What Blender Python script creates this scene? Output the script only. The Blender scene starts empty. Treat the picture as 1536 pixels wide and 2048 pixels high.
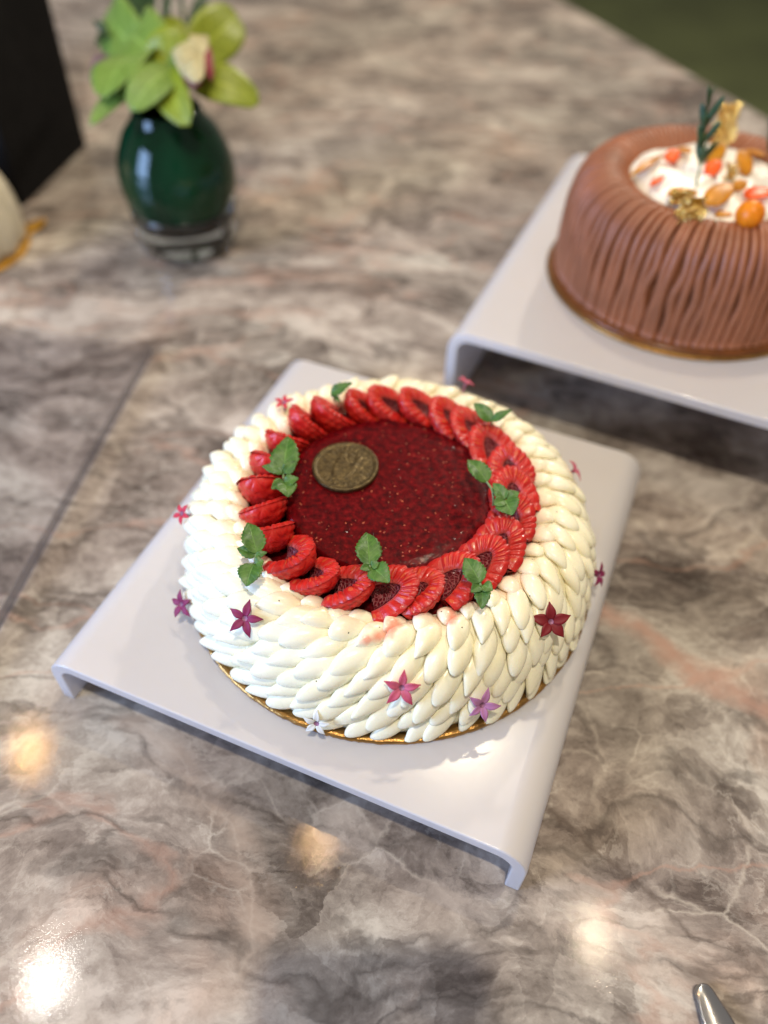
import bpy, math, random
import numpy as np
from mathutils import Vector, Matrix

scene = bpy.context.scene
COL = scene.collection
R = math.radians
rng = random.Random(7)

# ------------------------------------------------------------------ camera
F, PITCH, ROLL, H = 1600.9, 0.8512, 0.0356, 0.3736      # focal length in photo pixels, radians, metres
cam_data = bpy.data.cameras.new('camera')
cam = bpy.data.objects.new('camera', cam_data)
COL.objects.link(cam)
cam_data.sensor_fit = 'VERTICAL'
cam_data.sensor_height = 36.0
cam_data.lens = F * 36.0 / 2048.0
cam_data.clip_start = 0.01
cam_data.clip_end = 50.0
cam.matrix_world = (Matrix.Translation((0, 0, H)) @ Matrix.Rotation(math.pi / 2 - PITCH, 4, 'X')
                    @ Matrix.Rotation(ROLL, 4, 'Z'))
cam_data.dof.use_dof = True
cam_data.dof.focus_distance = 0.347
cam_data.dof.aperture_fstop = 3.0
cam_data.dof.aperture_blades = 0
scene.camera = cam

# ------------------------------------------------------------------ room light
world = bpy.data.worlds.new('World')
scene.world = world
world.use_nodes = True
wbg = world.node_tree.nodes['Background']
wbg.inputs[0].default_value = (1.0, 0.92, 0.83, 1)
wbg.inputs[1].default_value = 0.27

def lamp(name, loc, target, size, power, color, shape='DISK', size_y=None, spread=None):
    d = bpy.data.lights.new(name, 'AREA')
    d.shape = shape
    d.size = size
    if size_y:
        d.size_y = size_y
    d.energy = power
    d.color = color
    if spread:
        d.spread = spread
    o = bpy.data.objects.new(name, d)
    COL.objects.link(o)
    o.location = loc
    o.rotation_euler = (Vector(target) - Vector(loc)).to_track_quat('-Z', 'Y').to_euler()
    return o

WARM = (1.0, 0.80, 0.56)
lamp('downlight_a', (-1.07, 1.05, 2.0), (-0.2, 0.3, 0), 0.045, 1.7, (1.0, 0.55, 0.20))
lamp('downlight_b', (-0.16, 0.81, 2.0), (0, 0.3, 0), 0.028, 0.8, (1.0, 0.58, 0.24))
lamp('downlight_c', (0.61, 0.58, 2.0), (0.1, 0.3, 0), 0.030, 1.2, (1.0, 0.80, 0.56))
lamp('downlight_d', (-0.83, 0.43, 2.0), (0, 0.3, 0), 0.075, 1.7, (1.0, 0.95, 0.86))
lamp('added_key_back', (1.20, 3.20, 2.0), (0.05, 0.4, 0), 0.16, 44, (1.0, 0.90, 0.75))  # added key light from behind, set so its reflection lands on the chestnut cake
lamp('ceiling_lamp_front', (-0.01, -0.33, 2.0), (0.0, 0.30, 0), 0.055, 24, (1.0, 0.90, 0.72))
lamp('added_key_middle', (0.27, 1.15, 2.0), (0.0, 0.30, 0), 0.09, 10, (1.0, 0.86, 0.62))  # added overhead light to shape the petals; the cake hides its reflection
lamp('window', (-1.6, -0.4, 0.50), (-0.05, 0.25, 0.03), 0.7, 42, (0.38, 0.58, 1.0), 'RECTANGLE', 0.9)

scene.view_settings.view_transform = 'Standard'
scene.view_settings.look = 'None'
scene.view_settings.exposure = 0.0
scene.view_settings.gamma = 1.0
scene.render.engine = 'CYCLES'
scene.cycles.use_denoising = True
scene.cycles.max_bounces = 10
scene.cycles.transmission_bounces = 8
scene.cycles.caustics_reflective = False
scene.cycles.caustics_refractive = False

# ------------------------------------------------------------------ photo pixel -> place
_c, _s = math.cos(PITCH), math.sin(PITCH)
def ray(x, y):
    a, b = x - 768, y - 1024
    cr, sr = math.cos(ROLL), math.sin(ROLL)
    u, v = cr * a + sr * b, -sr * a + cr * b
    return Vector((u / F, -v / F * _s + _c, -v / F * _c - _s))
def at(x, y, z=0.0):
    d = ray(x, y)
    return Vector((0, 0, H)) + d * ((z - H) / d.z)

# ------------------------------------------------------------------ helpers
def new_obj(name, verts, faces, mat, parent=None, smooth=True, uvs=None, mats=None, fmat=None):
    me = bpy.data.meshes.new(name)
    me.from_pydata([tuple(map(float, v)) for v in verts], [], [tuple(int(i) for i in f) for f in faces])
    if uvs is not None:
        lay = me.uv_layers.new(name='UVMap')
        idx = np.zeros(len(me.loops), dtype=np.int32)
        me.loops.foreach_get('vertex_index', idx)
        lay.data.foreach_set('uv', np.asarray(uvs, dtype=np.float32)[idx].ravel())
    for m in (mats or [mat]):
        me.materials.append(m)
    if fmat is not None:
        me.polygons.foreach_set('material_index', np.asarray(fmat, dtype=np.int32))
    me.polygons.foreach_set('use_smooth', [smooth] * len(me.polygons))
    me.update()
    return link(name, me, parent)

def link(name, me, parent=None):
    o = bpy.data.objects.new(name, me)
    COL.objects.link(o)
    if parent:
        o.parent = parent
    return o

def thing(name, label, cat, loc=(0, 0, 0), group=None):
    o = bpy.data.objects.new(name, None)
    COL.objects.link(o)
    o.location = loc
    o.empty_display_size = 0.01
    return tag(o, label, cat, group)

def tag(o, label, cat, group=None):
    o['label'] = label
    o['category'] = cat
    if group:
        o['group'] = group
    return o

def fix_normals(o):
    import bmesh
    bm = bmesh.new()
    bm.from_mesh(o.data)
    bmesh.ops.recalc_face_normals(bm, faces=bm.faces)
    bm.to_mesh(o.data)
    bm.free()
    return o

def lathe(profile, n=96, close=True, bump=None):
    """profile list of (r, z) -> verts, faces; ends on the axis become fans."""
    v, f = [], []
    rows = []
    for (r, z) in profile:
        if r < 1e-6:
            rows.append([len(v)]); v.append((0, 0, z))
        else:
            ids = []
            for k in range(n):
                t = 2 * math.pi * k / n
                rr, zz = (r, z) if bump is None else bump(r, z, t)
                ids.append(len(v)); v.append((rr * math.cos(t), rr * math.sin(t), zz))
            rows.append(ids)
    for a, b in zip(rows[:-1], rows[1:]):
        for k in range(n):
            k2 = (k + 1) % n
            if len(a) == 1 and len(b) == 1: continue
            if len(a) == 1: f.append((a[0], b[k2], b[k]))
            elif len(b) == 1: f.append((a[k], a[k2], b[0]))
            else: f.append((a[k], a[k2], b[k2], b[k]))
    return v, f

def smooth_path(pts, n):
    """Catmull-Rom through pts, n samples."""
    P = [np.array(p, float) for p in pts]
    P = [2 * P[0] - P[1]] + P + [2 * P[-1] - P[-2]]
    out = []
    m = len(P) - 3
    for i in range(n):
        x = i / (n - 1) * m
        k = min(int(x), m - 1); t = x - k
        a, b, c, d = P[k:k + 4]
        out.append(0.5 * ((2 * b) + (-a + c) * t + (2 * a - 5 * b + 4 * c - d) * t * t + (-a + 3 * b - 3 * c + d) * t ** 3))
    return np.array(out)

def tube(path, rad, n=8, ref=(0.3, 0.2, 1.0)):
    path = np.asarray(path, float)
    m = len(path)
    rad = np.broadcast_to(np.asarray(rad, float), (m,))
    v, f = [], []
    tang = np.gradient(path, axis=0)
    ref = np.array(ref, float)
    for i in range(m):
        t = tang[i] / (np.linalg.norm(tang[i]) + 1e-12)
        a = np.cross(t, ref); a /= (np.linalg.norm(a) + 1e-12)
        b = np.cross(t, a)
        for k in range(n):
            q = 2 * math.pi * k / n
            v.append(path[i] + rad[i] * (a * math.cos(q) + b * math.sin(q)))
    for i in range(m - 1):
        for k in range(n):
            k2 = (k + 1) % n
            f.append((i * n + k, i * n + k2, (i + 1) * n + k2, (i + 1) * n + k))
    f.append(tuple(range(n)))
    f.append(tuple(range((m - 1) * n, m * n))[::-1])
    return v, f

def sheet(P, thick):
    """closed solid from an n x m grid of points P (n, m, 3)."""
    n, m, _ = P.shape
    du = np.gradient(P, axis=0); dv = np.gradient(P, axis=1)
    N = np.cross(du, dv)
    N /= (np.linalg.norm(N, axis=2, keepdims=True) + 1e-12)
    T = P + N * thick / 2; B = P - N * thick / 2
    v = list(T.reshape(-1, 3)) + list(B.reshape(-1, 3))
    o = n * m
    f = []
    for i in range(n - 1):
        for j in range(m - 1):
            a, b, c, d = i * m + j, i * m + j + 1, (i + 1) * m + j + 1, (i + 1) * m + j
            f.append((a, d, c, b)); f.append((o + a, o + b, o + c, o + d))
    ring = [j for j in range(m)] + [i * m + m - 1 for i in range(1, n)] + [(n - 1) * m + j for j in range(m - 2, -1, -1)] + [i * m for i in range(n - 2, 0, -1)]
    for k in range(len(ring)):
        a, b = ring[k], ring[(k + 1) % len(ring)]
        f.append((a, b, o + b, o + a))
    return v, f

# ------------------------------------------------------------------ node materials
class NT:
    def __init__(self, name):
        self.m = bpy.data.materials.new(name)
        self.m.use_nodes = True
        self.t = self.m.node_tree
        self.b = self.t.nodes['Principled BSDF']
    def n(self, kind, **kw):
        nd = self.t.nodes.new('ShaderNode' + kind)
        ins = kw.pop('ins', {})
        for k, v in kw.items():
            setattr(nd, k, v)
        for k, v in ins.items():
            self.s(nd, k, v)
        return nd
    def s(self, nd, k, v):
        if isinstance(v, bpy.types.NodeSocket):
            self.t.links.new(v, nd.inputs[k])
        else:
            nd.inputs[k].default_value = v
    def p(self, **kw):
        for k, v in kw.items():
            self.s(self.b, k.replace('_', ' '), v)
        return self
    def pos(self):
        return self.n('NewGeometry').outputs['Position']
    def obj(self):
        return self.n('TexCoord').outputs['Object']
    def uv(self):
        return self.n('TexCoord').outputs['UV']
    def mapping(self, vec, scale=(1, 1, 1), rot=(0, 0, 0), loc=(0, 0, 0)):
        return self.n('Mapping', ins={'Vector': vec, 'Scale': scale, 'Rotation': rot, 'Location': loc}).outputs[0]
    def noise(self, vec, scale, detail=4, rough=0.55, dist=0.0, out='Fac', lac=2.0):
        nd = self.n('TexNoise', ins={'Vector': vec, 'Scale': scale, 'Detail': detail, 'Roughness': rough, 'Distortion': dist, 'Lacunarity': lac})
        return nd.outputs[0 if out == 'Fac' else 1]
    def voro(self, vec, scale, feature='F1', out='Distance', rand=1.0):
        nd = self.n('TexVoronoi', feature=feature, ins={'Vector': vec, 'Scale': scale, 'Randomness': rand})
        return nd.outputs[out]
    def math(self, op, a, b=0.0, c=0.0, clamp=False):
        nd = self.n('Math', operation=op, use_clamp=clamp)
        self.s(nd, 0, a); self.s(nd, 1, b); self.s(nd, 2, c)
        return nd.outputs[0]
    def vmath(self, op, a, b=(0, 0, 0), scale=None):
        nd = self.n('VectorMath', operation=op)
        self.s(nd, 0, a); self.s(nd, 1, b)
        if scale is not None: self.s(nd, 3, scale)
        return nd.outputs[1 if op in ('LENGTH', 'DISTANCE') else 0]
    def ramp(self, fac, stops, interp='LINEAR'):
        nd = self.n('ValToRGB')
        cr = nd.color_ramp
        cr.interpolation = interp
        while len(cr.elements) < len(stops): cr.elements.new(0.5)
        for e, (p, c) in zip(cr.elements, stops):
            e.position = p
            e.color = (c, c, c, 1) if isinstance(c, (int, float)) else (*c, 1)
        self.s(nd, 0, fac)
        return nd.outputs[0]
    def mix(self, fac, a, b, blend='MIX'):
        nd = self.n('Mix', data_type='RGBA', blend_type=blend)
        self.s(nd, 0, fac)
        for k, v in ((6, a), (7, b)):
            self.s(nd, k, (*v, 1) if isinstance(v, tuple) and len(v) == 3 else v)
        return nd.outputs[2]
    def bump(self, h, strength=0.3, dist=0.001):
        nd = self.n('Bump', ins={'Height': h, 'Strength': strength, 'Distance': dist})
        self.t.links.new(nd.outputs[0], self.b.inputs['Normal'])
        return nd
    def rgb(self, c):
        return (*c, 1)

def mat_stone():
    k = NT('quartzite')
    p = k.pos()
    # slow warp so bands and patches wander
    w1 = k.vmath('SUBTRACT', k.noise(p, 4.5, 3, 0.5, out='Color'), (0.5, 0.5, 0.5))
    q = k.vmath('ADD', p, k.vmath('SCALE', w1, scale=0.10))
    w2 = k.vmath('SUBTRACT', k.noise(q, 42.0, 6, 0.68, out='Color'), (0.5, 0.5, 0.5))
    q2 = k.vmath('ADD', q, k.vmath('SCALE', w2, scale=0.013))
    qb = k.mapping(q2, scale=(1.0, 1.9, 1.0), rot=(0, 0, R(28)))
    big = k.noise(qb, 8.0, 3, 0.5)
    mid = k.noise(k.mapping(q2, scale=(1.0, 1.35, 1.0), rot=(0, 0, R(28))), 30.0, 9, 0.68)
    fine = k.noise(k.mapping(q2, scale=(1, 1.8, 1), rot=(0, 0, R(-40))), 120.0, 10, 0.76)
    # broken crystal facets, each with its own tone, at two sizes
    fv = k.mapping(q2, scale=(1, 1.5, 1), rot=(0, 0, R(28)))
    f1 = k.n('SeparateColor', ins={0: k.n('TexVoronoi', feature='F1', ins={'Vector': fv, 'Scale': 17.0}).outputs['Color']}).outputs[0]
    fv2 = k.mapping(q2, scale=(1, 1.3, 1), rot=(0, 0, R(-35)), loc=(3, 7, 0))
    f2 = k.n('SeparateColor', ins={0: k.n('TexVoronoi', feature='F1', ins={'Vector': fv2, 'Scale': 44.0}).outputs['Color']}).outputs[0]
    f3 = k.n('SeparateColor', ins={0: k.n('TexVoronoi', feature='F1', ins={'Vector': k.mapping(q2, rot=(0, 0, R(15)), loc=(1, 2, 0)), 'Scale': 120.0}).outputs['Color']}).outputs[0]
    v = k.math('MULTIPLY', big, 0.80)
    for src, wgt in ((mid, 0.74), (fine, 0.50), (f1, 0.18), (f2, 0.12), (f3, 0.06)):
        v = k.math('MULTIPLY_ADD', src, wgt, v)          # mean about 1.17
    v = k.math('MULTIPLY_ADD', v, 1.40, -1.115)
    base = k.ramp(v, [(0.08, (0.055, 0.041, 0.034)), (0.28, (0.130, 0.102, 0.087)), (0.47, (0.245, 0.200, 0.172)),
                      (0.66, (0.37, 0.312, 0.270)), (0.90, (0.58, 0.51, 0.45))])
    # greenish grey and rosy zones
    tint = k.noise(q, 7.0, 3, 0.5)
    base = k.mix(k.ramp(tint, [(0.42, 0.5), (0.54, 0.0)]), base, k.mix(1.0, base, (0.86, 0.93, 0.92), 'MULTIPLY'))
    base = k.mix(k.ramp(k.noise(k.vmath('ADD', q, (3, 1, 0)), 8.0, 5, 0.6), [(0.58, 0.0), (0.70, 0.6)]), base,
                 k.mix(1.0, base, (1.22, 0.98, 0.86), 'MULTIPLY'))
    # thin pale crystal boundaries
    e = k.voro(fv, 17.0, 'DISTANCE_TO_EDGE')
    gate = k.ramp(k.noise(q, 14.0, 4, 0.6), [(0.48, 0.0), (0.62, 1.0)])
    base = k.mix(k.math('MULTIPLY', k.math('MULTIPLY', k.ramp(e, [(0.0, 1.0), (0.028, 0.0)]), gate), 0.55), base, (0.58, 0.51, 0.43))
    e2 = k.voro(fv2, 44.0, 'DISTANCE_TO_EDGE')
    gate2 = k.ramp(k.noise(q, 26.0, 3, 0.6), [(0.50, 0.0), (0.66, 1.0)])
    base = k.mix(k.math('MULTIPLY', k.math('MULTIPLY', k.ramp(e2, [(0.0, 1.0), (0.05, 0.0)]), gate2), 0.40), base, (0.58, 0.52, 0.45))
    # pale wisps and short dark flecks
    wn_ = k.math('ABSOLUTE', k.math('SUBTRACT', k.noise(k.mapping(q2, scale=(1, 1.5, 1), rot=(0, 0, R(-30)), loc=(5, 9, 0)), 46.0, 6, 0.62), 0.5))
    wg = k.ramp(k.noise(q, 20.0, 4, 0.6), [(0.47, 0.0), (0.62, 1.0)])
    base = k.mix(k.math('MULTIPLY', k.math('MULTIPLY', k.ramp(wn_, [(0.0, 1.0), (0.030, 0.0)]), wg), 0.36), base, (0.62, 0.56, 0.49))
    dn_ = k.noise(k.mapping(q2, scale=(1, 2.4, 1), rot=(0, 0, R(32)), loc=(1, 4, 0)), 60.0, 7, 0.66)
    base = k.mix(k.ramp(dn_, [(0.58, 0.0), (0.74, 0.50)]), base, (0.075, 0.060, 0.052))
    # rosy and dark wandering veins along the bands
    vn = k.noise(k.mapping(q2, scale=(0.6, 1.6, 1), rot=(0, 0, R(33)), loc=(2, 5, 0)), 5.5, 4, 0.5)
    vd = k.math('ABSOLUTE', k.math('SUBTRACT', vn, 0.5))
    base = k.mix(k.math('MULTIPLY', k.ramp(vd, [(0.0, 1.0), (0.011, 0.0)]), 0.38), base, (0.46, 0.27, 0.20))
    vn2 = k.noise(k.mapping(q2, scale=(0.6, 1.7, 1), rot=(0, 0, R(26)), loc=(8, 1, 0)), 7.0, 5, 0.55)
    vd2 = k.math('ABSOLUTE', k.math('SUBTRACT', vn2, 0.52))
    base = k.mix(k.math('MULTIPLY', k.ramp(vd2, [(0.0, 1.0), (0.02, 0.0)]), 0.55), base, (0.05, 0.038, 0.032))
    # the slab's own large features: a rosy seam on the right, a ridge on the left; then pale patches near the front
    wob = k.vmath('ADD', p, k.vmath('SCALE', k.vmath('SUBTRACT', k.noise(p, 22.0, 5, 0.6, out='Color'), (0.5, 0.5, 0.5)), scale=0.030))
    wob = k.vmath('MULTIPLY', wob, (1, 1, 0))
    def near_path(px):
        pts = [at(*q_) for q_ in px]
        out = None
        for a_, b_ in zip(pts[:-1], pts[1:]):
            ba = b_ - a_
            pa = k.vmath('SUBTRACT', wob, tuple(a_))
            dt = k.n('VectorMath', operation='DOT_PRODUCT')
            k.s(dt, 0, pa); k.s(dt, 1, tuple(ba))
            h_ = k.math('MULTIPLY', dt.outputs[1], 1.0 / ba.length_squared, clamp=True)
            sc = k.n('VectorMath', operation='SCALE'); k.s(sc, 0, tuple(ba)); k.s(sc, 3, h_)
            d_ = k.vmath('DISTANCE', pa, sc.outputs[0])
            out = d_ if out is None else k.math('MINIMUM', out, d_)
        return out
    rough_n = k.noise(q2, 60.0, 6, 0.65)
    d1 = near_path([(1120, 1190), (1260, 1250), (1400, 1350), (1600, 1440)])
    base = k.mix(k.math('MULTIPLY', k.ramp(k.math('MULTIPLY', d1, 100.0), [(0.15, 1.0), (1.0, 0.0)]), k.ramp(rough_n, [(0.35, 0.45), (0.6, 0.9)])), base, (0.44, 0.27, 0.21))
    d2 = near_path([(1040, 1580), (1180, 1690), (1290, 1800), (1400, 1900)])
    base = k.mix(k.ramp(k.math('MULTIPLY', d2, 100.0), [(0.02, 0.55), (0.22, 0.0)]), base, (0.09, 0.065, 0.052))
    d3 = near_path([(250, 1440), (380, 1530), (470, 1640), (520, 1760), (500, 1900), (420, 2010)])
    base = k.mix(k.math('MULTIPLY', k.ramp(k.math('MULTIPLY', d3, 100.0), [(0.2, 0.8), (1.0, 0.0)]), k.ramp(rough_n, [(0.38, 0.2), (0.62, 0.9)])), base, (0.40, 0.31, 0.25))
    base = k.mix(k.ramp(k.math('MULTIPLY', d3, 100.0), [(0.0, 0.18), (0.16, 0.0)]), base, (0.60, 0.51, 0.43))
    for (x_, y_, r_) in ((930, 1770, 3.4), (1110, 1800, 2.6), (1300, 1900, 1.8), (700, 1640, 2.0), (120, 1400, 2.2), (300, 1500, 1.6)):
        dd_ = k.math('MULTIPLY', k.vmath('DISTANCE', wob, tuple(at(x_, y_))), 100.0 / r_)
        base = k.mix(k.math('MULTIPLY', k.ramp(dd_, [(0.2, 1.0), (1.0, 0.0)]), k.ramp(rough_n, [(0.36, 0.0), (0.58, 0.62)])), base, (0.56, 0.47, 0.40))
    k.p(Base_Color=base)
    scr = k.noise(k.mapping(p, scale=(1, 14, 1), rot=(0, 0, 0.5)), 260.0, 2, 0.5)
    rough = k.math('MULTIPLY_ADD', k.noise(p, 40.0, 4, 0.6), 0.07, 0.03)
    k.p(Roughness=rough, IOR=1.45, Specular_IOR_Level=0.42)
    k.bump(k.math('ADD', k.math('MULTIPLY', scr, 0.5), k.noise(p, 500.0, 2, 0.5)), 0.05, 0.0004)
    return k.m

def mat_simple(name, col, rough=0.5, **kw):
    k = NT(name)
    p = k.obj()
    nz = k.noise(p, kw.pop('nscale', 60.0), 4, 0.6)
    var = kw.pop('var', 0.25)
    dark = tuple(c * (1 - var) for c in col); lite = tuple(min(1, c * (1 + var)) for c in col)
    k.p(Base_Color=k.ramp(nz, [(0.3, dark), (0.7, lite)]), Roughness=rough)
    bs = kw.pop('bump', None)
    if bs:
        k.bump(k.noise(p, bs[0], 4, 0.6), bs[1], bs[2])
    for a, b in kw.items():
        k.s(k.b, a.replace('_', ' '), b)
    return k.m

CAKE = Vector((0.0017, 0.2633, 0.0364))       # cake centre on the front stand's top

def mat_cream():
    k = NT('cream')
    p = k.pos()
    rel = k.vmath('SUBTRACT', p, tuple(CAKE))
    sp = k.n('SeparateXYZ', ins={0: rel})
    rr = k.math('SQRT', k.math('ADD', k.math('MULTIPLY', sp.outputs[0], sp.outputs[0]), k.math('MULTIPLY', sp.outputs[1], sp.outputs[1])))
    col = k.ramp(k.noise(p, 70.0, 3, 0.5), [(0.3, (0.90, 0.835, 0.60)), (0.7, (0.945, 0.90, 0.72))])
    # raspberry juice soaked into the inner border, patchy
    soak = k.math('MULTIPLY', k.ramp(rr, [(0.0705, 1.0), (0.088, 0.0)]), k.ramp(k.noise(p, 45.0, 4, 0.6), [(0.44, 0.0), (0.70, 1.0)]))
    col = k.mix(k.math('MULTIPLY', soak, 0.6), col, (0.93, 0.52, 0.40))
    # two juice runs at the front of the ring
    zs = CAKE.z + 0.0525
    for (jx, jy, jr) in ((905, 1226, .0042), (902, 1240, .0034), (788, 1248, .0042), (778, 1264, .0042), (758, 1274, .0040), (734, 1280, .0034)):
        dd = k.vmath('DISTANCE', k.vmath('ADD', p, k.vmath('SCALE', k.vmath('SUBTRACT', k.noise(p, 300.0, 2, 0.5, out='Color'), (0.5, 0.5, 0.5)), scale=0.004)), tuple(at(jx, jy, zs)))
        col = k.mix(k.math('MULTIPLY', k.ramp(k.math('DIVIDE', dd, jr), [(0.35, 1.0), (1.0, 0.0)]), 0.6), col, (0.85, 0.14, 0.07))
    # vanilla specks
    d = k.n('TexVoronoi', feature='F1', ins={'Vector': p, 'Scale': 230.0})
    sel = k.n('SeparateColor', ins={0: d.outputs['Color']})
    speck = k.math('MULTIPLY', k.math('LESS_THAN', d.outputs['Distance'], 0.085), k.math('GREATER_THAN', sel.outputs[0], 0.93))
    col = k.mix(speck, col, (0.05, 0.035, 0.02))
    k.p(Base_Color=col, Roughness=k.math('MULTIPLY_ADD', k.noise(p, 300.0, 3, 0.6), 0.26, 0.15),
        Subsurface_Weight=0.15, Subsurface_Radius=(0.003, 0.002, 0.0012), Subsurface_Scale=1.0, IOR=1.45)
    h = k.math('ADD', k.math('MULTIPLY', k.noise(p, 900.0, 3, 0.6), 0.45), k.math('MULTIPLY', k.noise(p, 160.0, 2, 0.5), 0.5))
    k.bump(h, 0.15, 0.0006)
    return k.m

def mat_jelly():
    k = NT('raspberry_jelly')
    p = k.pos()
    col = k.ramp(k.noise(p, 330.0, 4, 0.6), [(0.34, (0.040, 0.0005, 0.002)), (0.52, (0.100, 0.001, 0.0028)), (0.70, (0.18, 0.004, 0.006))])
    k.p(Base_Color=col, Roughness=0.42, Subsurface_Weight=0.25, Subsurface_Radius=(0.006, 0.0008, 0.0006), Subsurface_Scale=1.0,
        Specular_IOR_Level=0.05, Coat_Weight=0.22, Coat_Roughness=0.05, Coat_IOR=1.38)
    k.bump(k.noise(p, 260.0, 4, 0.6), 0.25, 0.0008)
    pit = k.ramp(k.voro(p, 230.0), [(0.10, 0.0), (0.40, 1.0)])
    gate = k.ramp(k.noise(p, 75.0, 2, 0.5), [(0.42, 1.0), (0.56, 0.0)])
    h = k.math('ADD', k.math('MAXIMUM', pit, gate), k.math('MULTIPLY', k.noise(p, 520.0, 3, 0.6), 0.25))
    cb_ = k.n('Bump', ins={'Height': h, 'Strength': 0.75, 'Distance': 0.0009})
    k.t.links.new(cb_.outputs[0], k.b.inputs['Coat Normal'])
    return k.m

def mat_berry_outer():
    k = NT('raspberry_skin')
    p = k.obj()
    uv = k.uv()
    col = k.ramp(k.noise(p, 240.0, 4, 0.6), [(0.3, (0.46, 0.009, 0.009)), (0.55, (0.62, 0.026, 0.018)), (0.8, (0.72, 0.08, 0.05))])
    k.p(Base_Color=col, Roughness=0.32, Subsurface_Weight=0.5, Subsurface_Radius=(0.006, 0.001, 0.0008), Subsurface_Scale=1.0,
        Specular_IOR_Level=0.35, Coat_Weight=0.10, Coat_Roughness=0.10)
    k.bump(k.noise(p, 900.0, 3, 0.6), 0.5, 0.0005)
    return k.m

def mat_berry_cut():
    k = NT('raspberry_cut_face')
    uv = k.n('SeparateXYZ', ins={0: k.uv()})
    u, v = uv.outputs[0], uv.outputs[1]           # u counts druplets, v goes skin -> core
    fr = k.math('FRACT', u)
    idx = k.math('FLOOR', u)
    dc = k.math('ABSOLUTE', k.math('SUBTRACT', fr, 0.5))
    p = k.obj()
    col = k.ramp(k.noise(p, 350.0, 4, 0.6), [(0.3, (0.48, 0.010, 0.010)), (0.7, (0.66, 0.036, 0.024))])
    wall = k.ramp(dc, [(0.42, 0.0), (0.495, 1.0)])
    wn0 = k.n('TexWhiteNoise', noise_dimensions='1D', ins={'W': k.math('ADD', idx, 31.5)}).outputs[0]
    col = k.mix(k.math('MULTIPLY', wn0, 0.35), col, (0.38, 0.007, 0.008))
    col = k.mix(k.math('MULTIPLY', wall, 0.30), col, (0.70, 0.20, 0.17))
    inner = k.ramp(v, [(0.72, 0.0), (1.0, 1.0)])
    col = k.mix(k.math('MULTIPLY', inner, 0.45), col, (0.66, 0.20, 0.17))
    wn = k.n('TexWhiteNoise', noise_dimensions='1D', ins={'W': idx}).outputs[0]
    dv = k.math('ABSOLUTE', k.math('SUBTRACT', v, 0.42))
    ell = k.math('ADD', k.math('POWER', k.math('DIVIDE', dc, 0.17), 2.0), k.math('POWER', k.math('DIVIDE', dv, 0.24), 2.0))
    seed = k.math('MULTIPLY', k.ramp(ell, [(0.6, 1.0), (1.1, 0.0)]), k.math('GREATER_THAN', wn, 0.5))
    col = k.mix(k.math('MULTIPLY', seed, 0.36), col, (0.66, 0.22, 0.06))
    k.p(Base_Color=col, Roughness=0.30, Specular_IOR_Level=0.35, Subsurface_Weight=0.5, Subsurface_Radius=(0.006, 0.0012, 0.0008), Subsurface_Scale=1.0,
        Coat_Weight=0.12, Coat_Roughness=0.08)
    k.bump(k.noise(p, 800.0, 3, 0.6), 0.55, 0.0005)
    return k.m

def mat_berry_core():
    k = NT('raspberry_hollow')
    p = k.obj()
    e = k.voro(p, 620.0, 'DISTANCE_TO_EDGE')
    col = k.mix(k.ramp(e, [(0.03, 1.0), (0.14, 0.0)]), (0.14, 0.005, 0.012), (0.36, 0.09, 0.10))
    k.p(Base_Color=col, Roughness=0.35, Subsurface_Weight=0.2, Subsurface_Radius=(0.004, 0.001, 0.001))
    k.bump(k.ramp(e, [(0.0, 1.0), (0.2, 0.0)]), 0.7, 0.0006)
    return k.m

def mat_leaf(name, c0, c1):
    k = NT(name)
    uv = k.n('SeparateXYZ', ins={0: k.uv()})
    u, v = uv.outputs[0], uv.outputs[1]
    av = k.math('ABSOLUTE', v)
    p = k.obj()
    col = k.ramp(k.noise(p, 320.0, 4, 0.6), [(0.3, c0), (0.7, c1)])
    mid = k.ramp(av, [(0.0, 1.0), (0.07, 0.0)])
    side = k.math('ABSOLUTE', k.math('SUBTRACT', k.math('FRACT', k.math('MULTIPLY', k.math('SUBTRACT', u, k.math('MULTIPLY', av, 0.25)), 5.0)), 0.5))
    sidel = k.ramp(side, [(0.0, 1.0), (0.07, 0.0)])
    vein = k.math('MAXIMUM', mid, k.math('MULTIPLY', sidel, 0.5))
    col = k.mix(k.math('MULTIPLY', vein, 0.4), col, tuple(min(1, c * 2.2 + 0.03) for c in c1))
    k.p(Base_Color=col, Roughness=0.42, Subsurface_Weight=0.15, Subsurface_Radius=(0.001, 0.002, 0.0005))
    k.bump(k.math('SUBTRACT', k.noise(p, 500.0, 3, 0.6), vein), 0.35, 0.0004)
    return k.m

M = {}
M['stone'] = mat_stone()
M['cream'] = mat_cream()
M['jelly'] = mat_jelly()
M['berry_out'] = mat_berry_outer()
M['berry_cut'] = mat_berry_cut()
M['berry_core'] = mat_berry_core()
M['mint'] = mat_leaf('mint_leaf', (0.034, 0.098, 0.014), (0.085, 0.185, 0.024))
M['mint_stem'] = mat_simple('mint_stem', (0.20, 0.26, 0.10), 0.5)
M['acrylic'] = mat_simple('white_acrylic', (0.75, 0.715, 0.71), 0.18, nscale=8.0, var=0.03, Subsurface_Weight=0.8,
                          Subsurface_Radius=(0.010, 0.011, 0.013), Coat_Weight=0.3, Coat_Roughness=0.06, bump=(35.0, 0.03, 0.002))
def add_translucency(m, col, fac):
    t = m.node_tree
    tr = t.nodes.new('ShaderNodeBsdfTranslucent'); tr.inputs[0].default_value = (*col, 1)
    mx = t.nodes.new('ShaderNodeMixShader'); mx.inputs[0].default_value = fac
    t.links.new(t.nodes['Principled BSDF'].outputs[0], mx.inputs[1]); t.links.new(tr.outputs[0], mx.inputs[2])
    t.links.new(mx.outputs[0], t.nodes['Material Output'].inputs[0])
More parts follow.
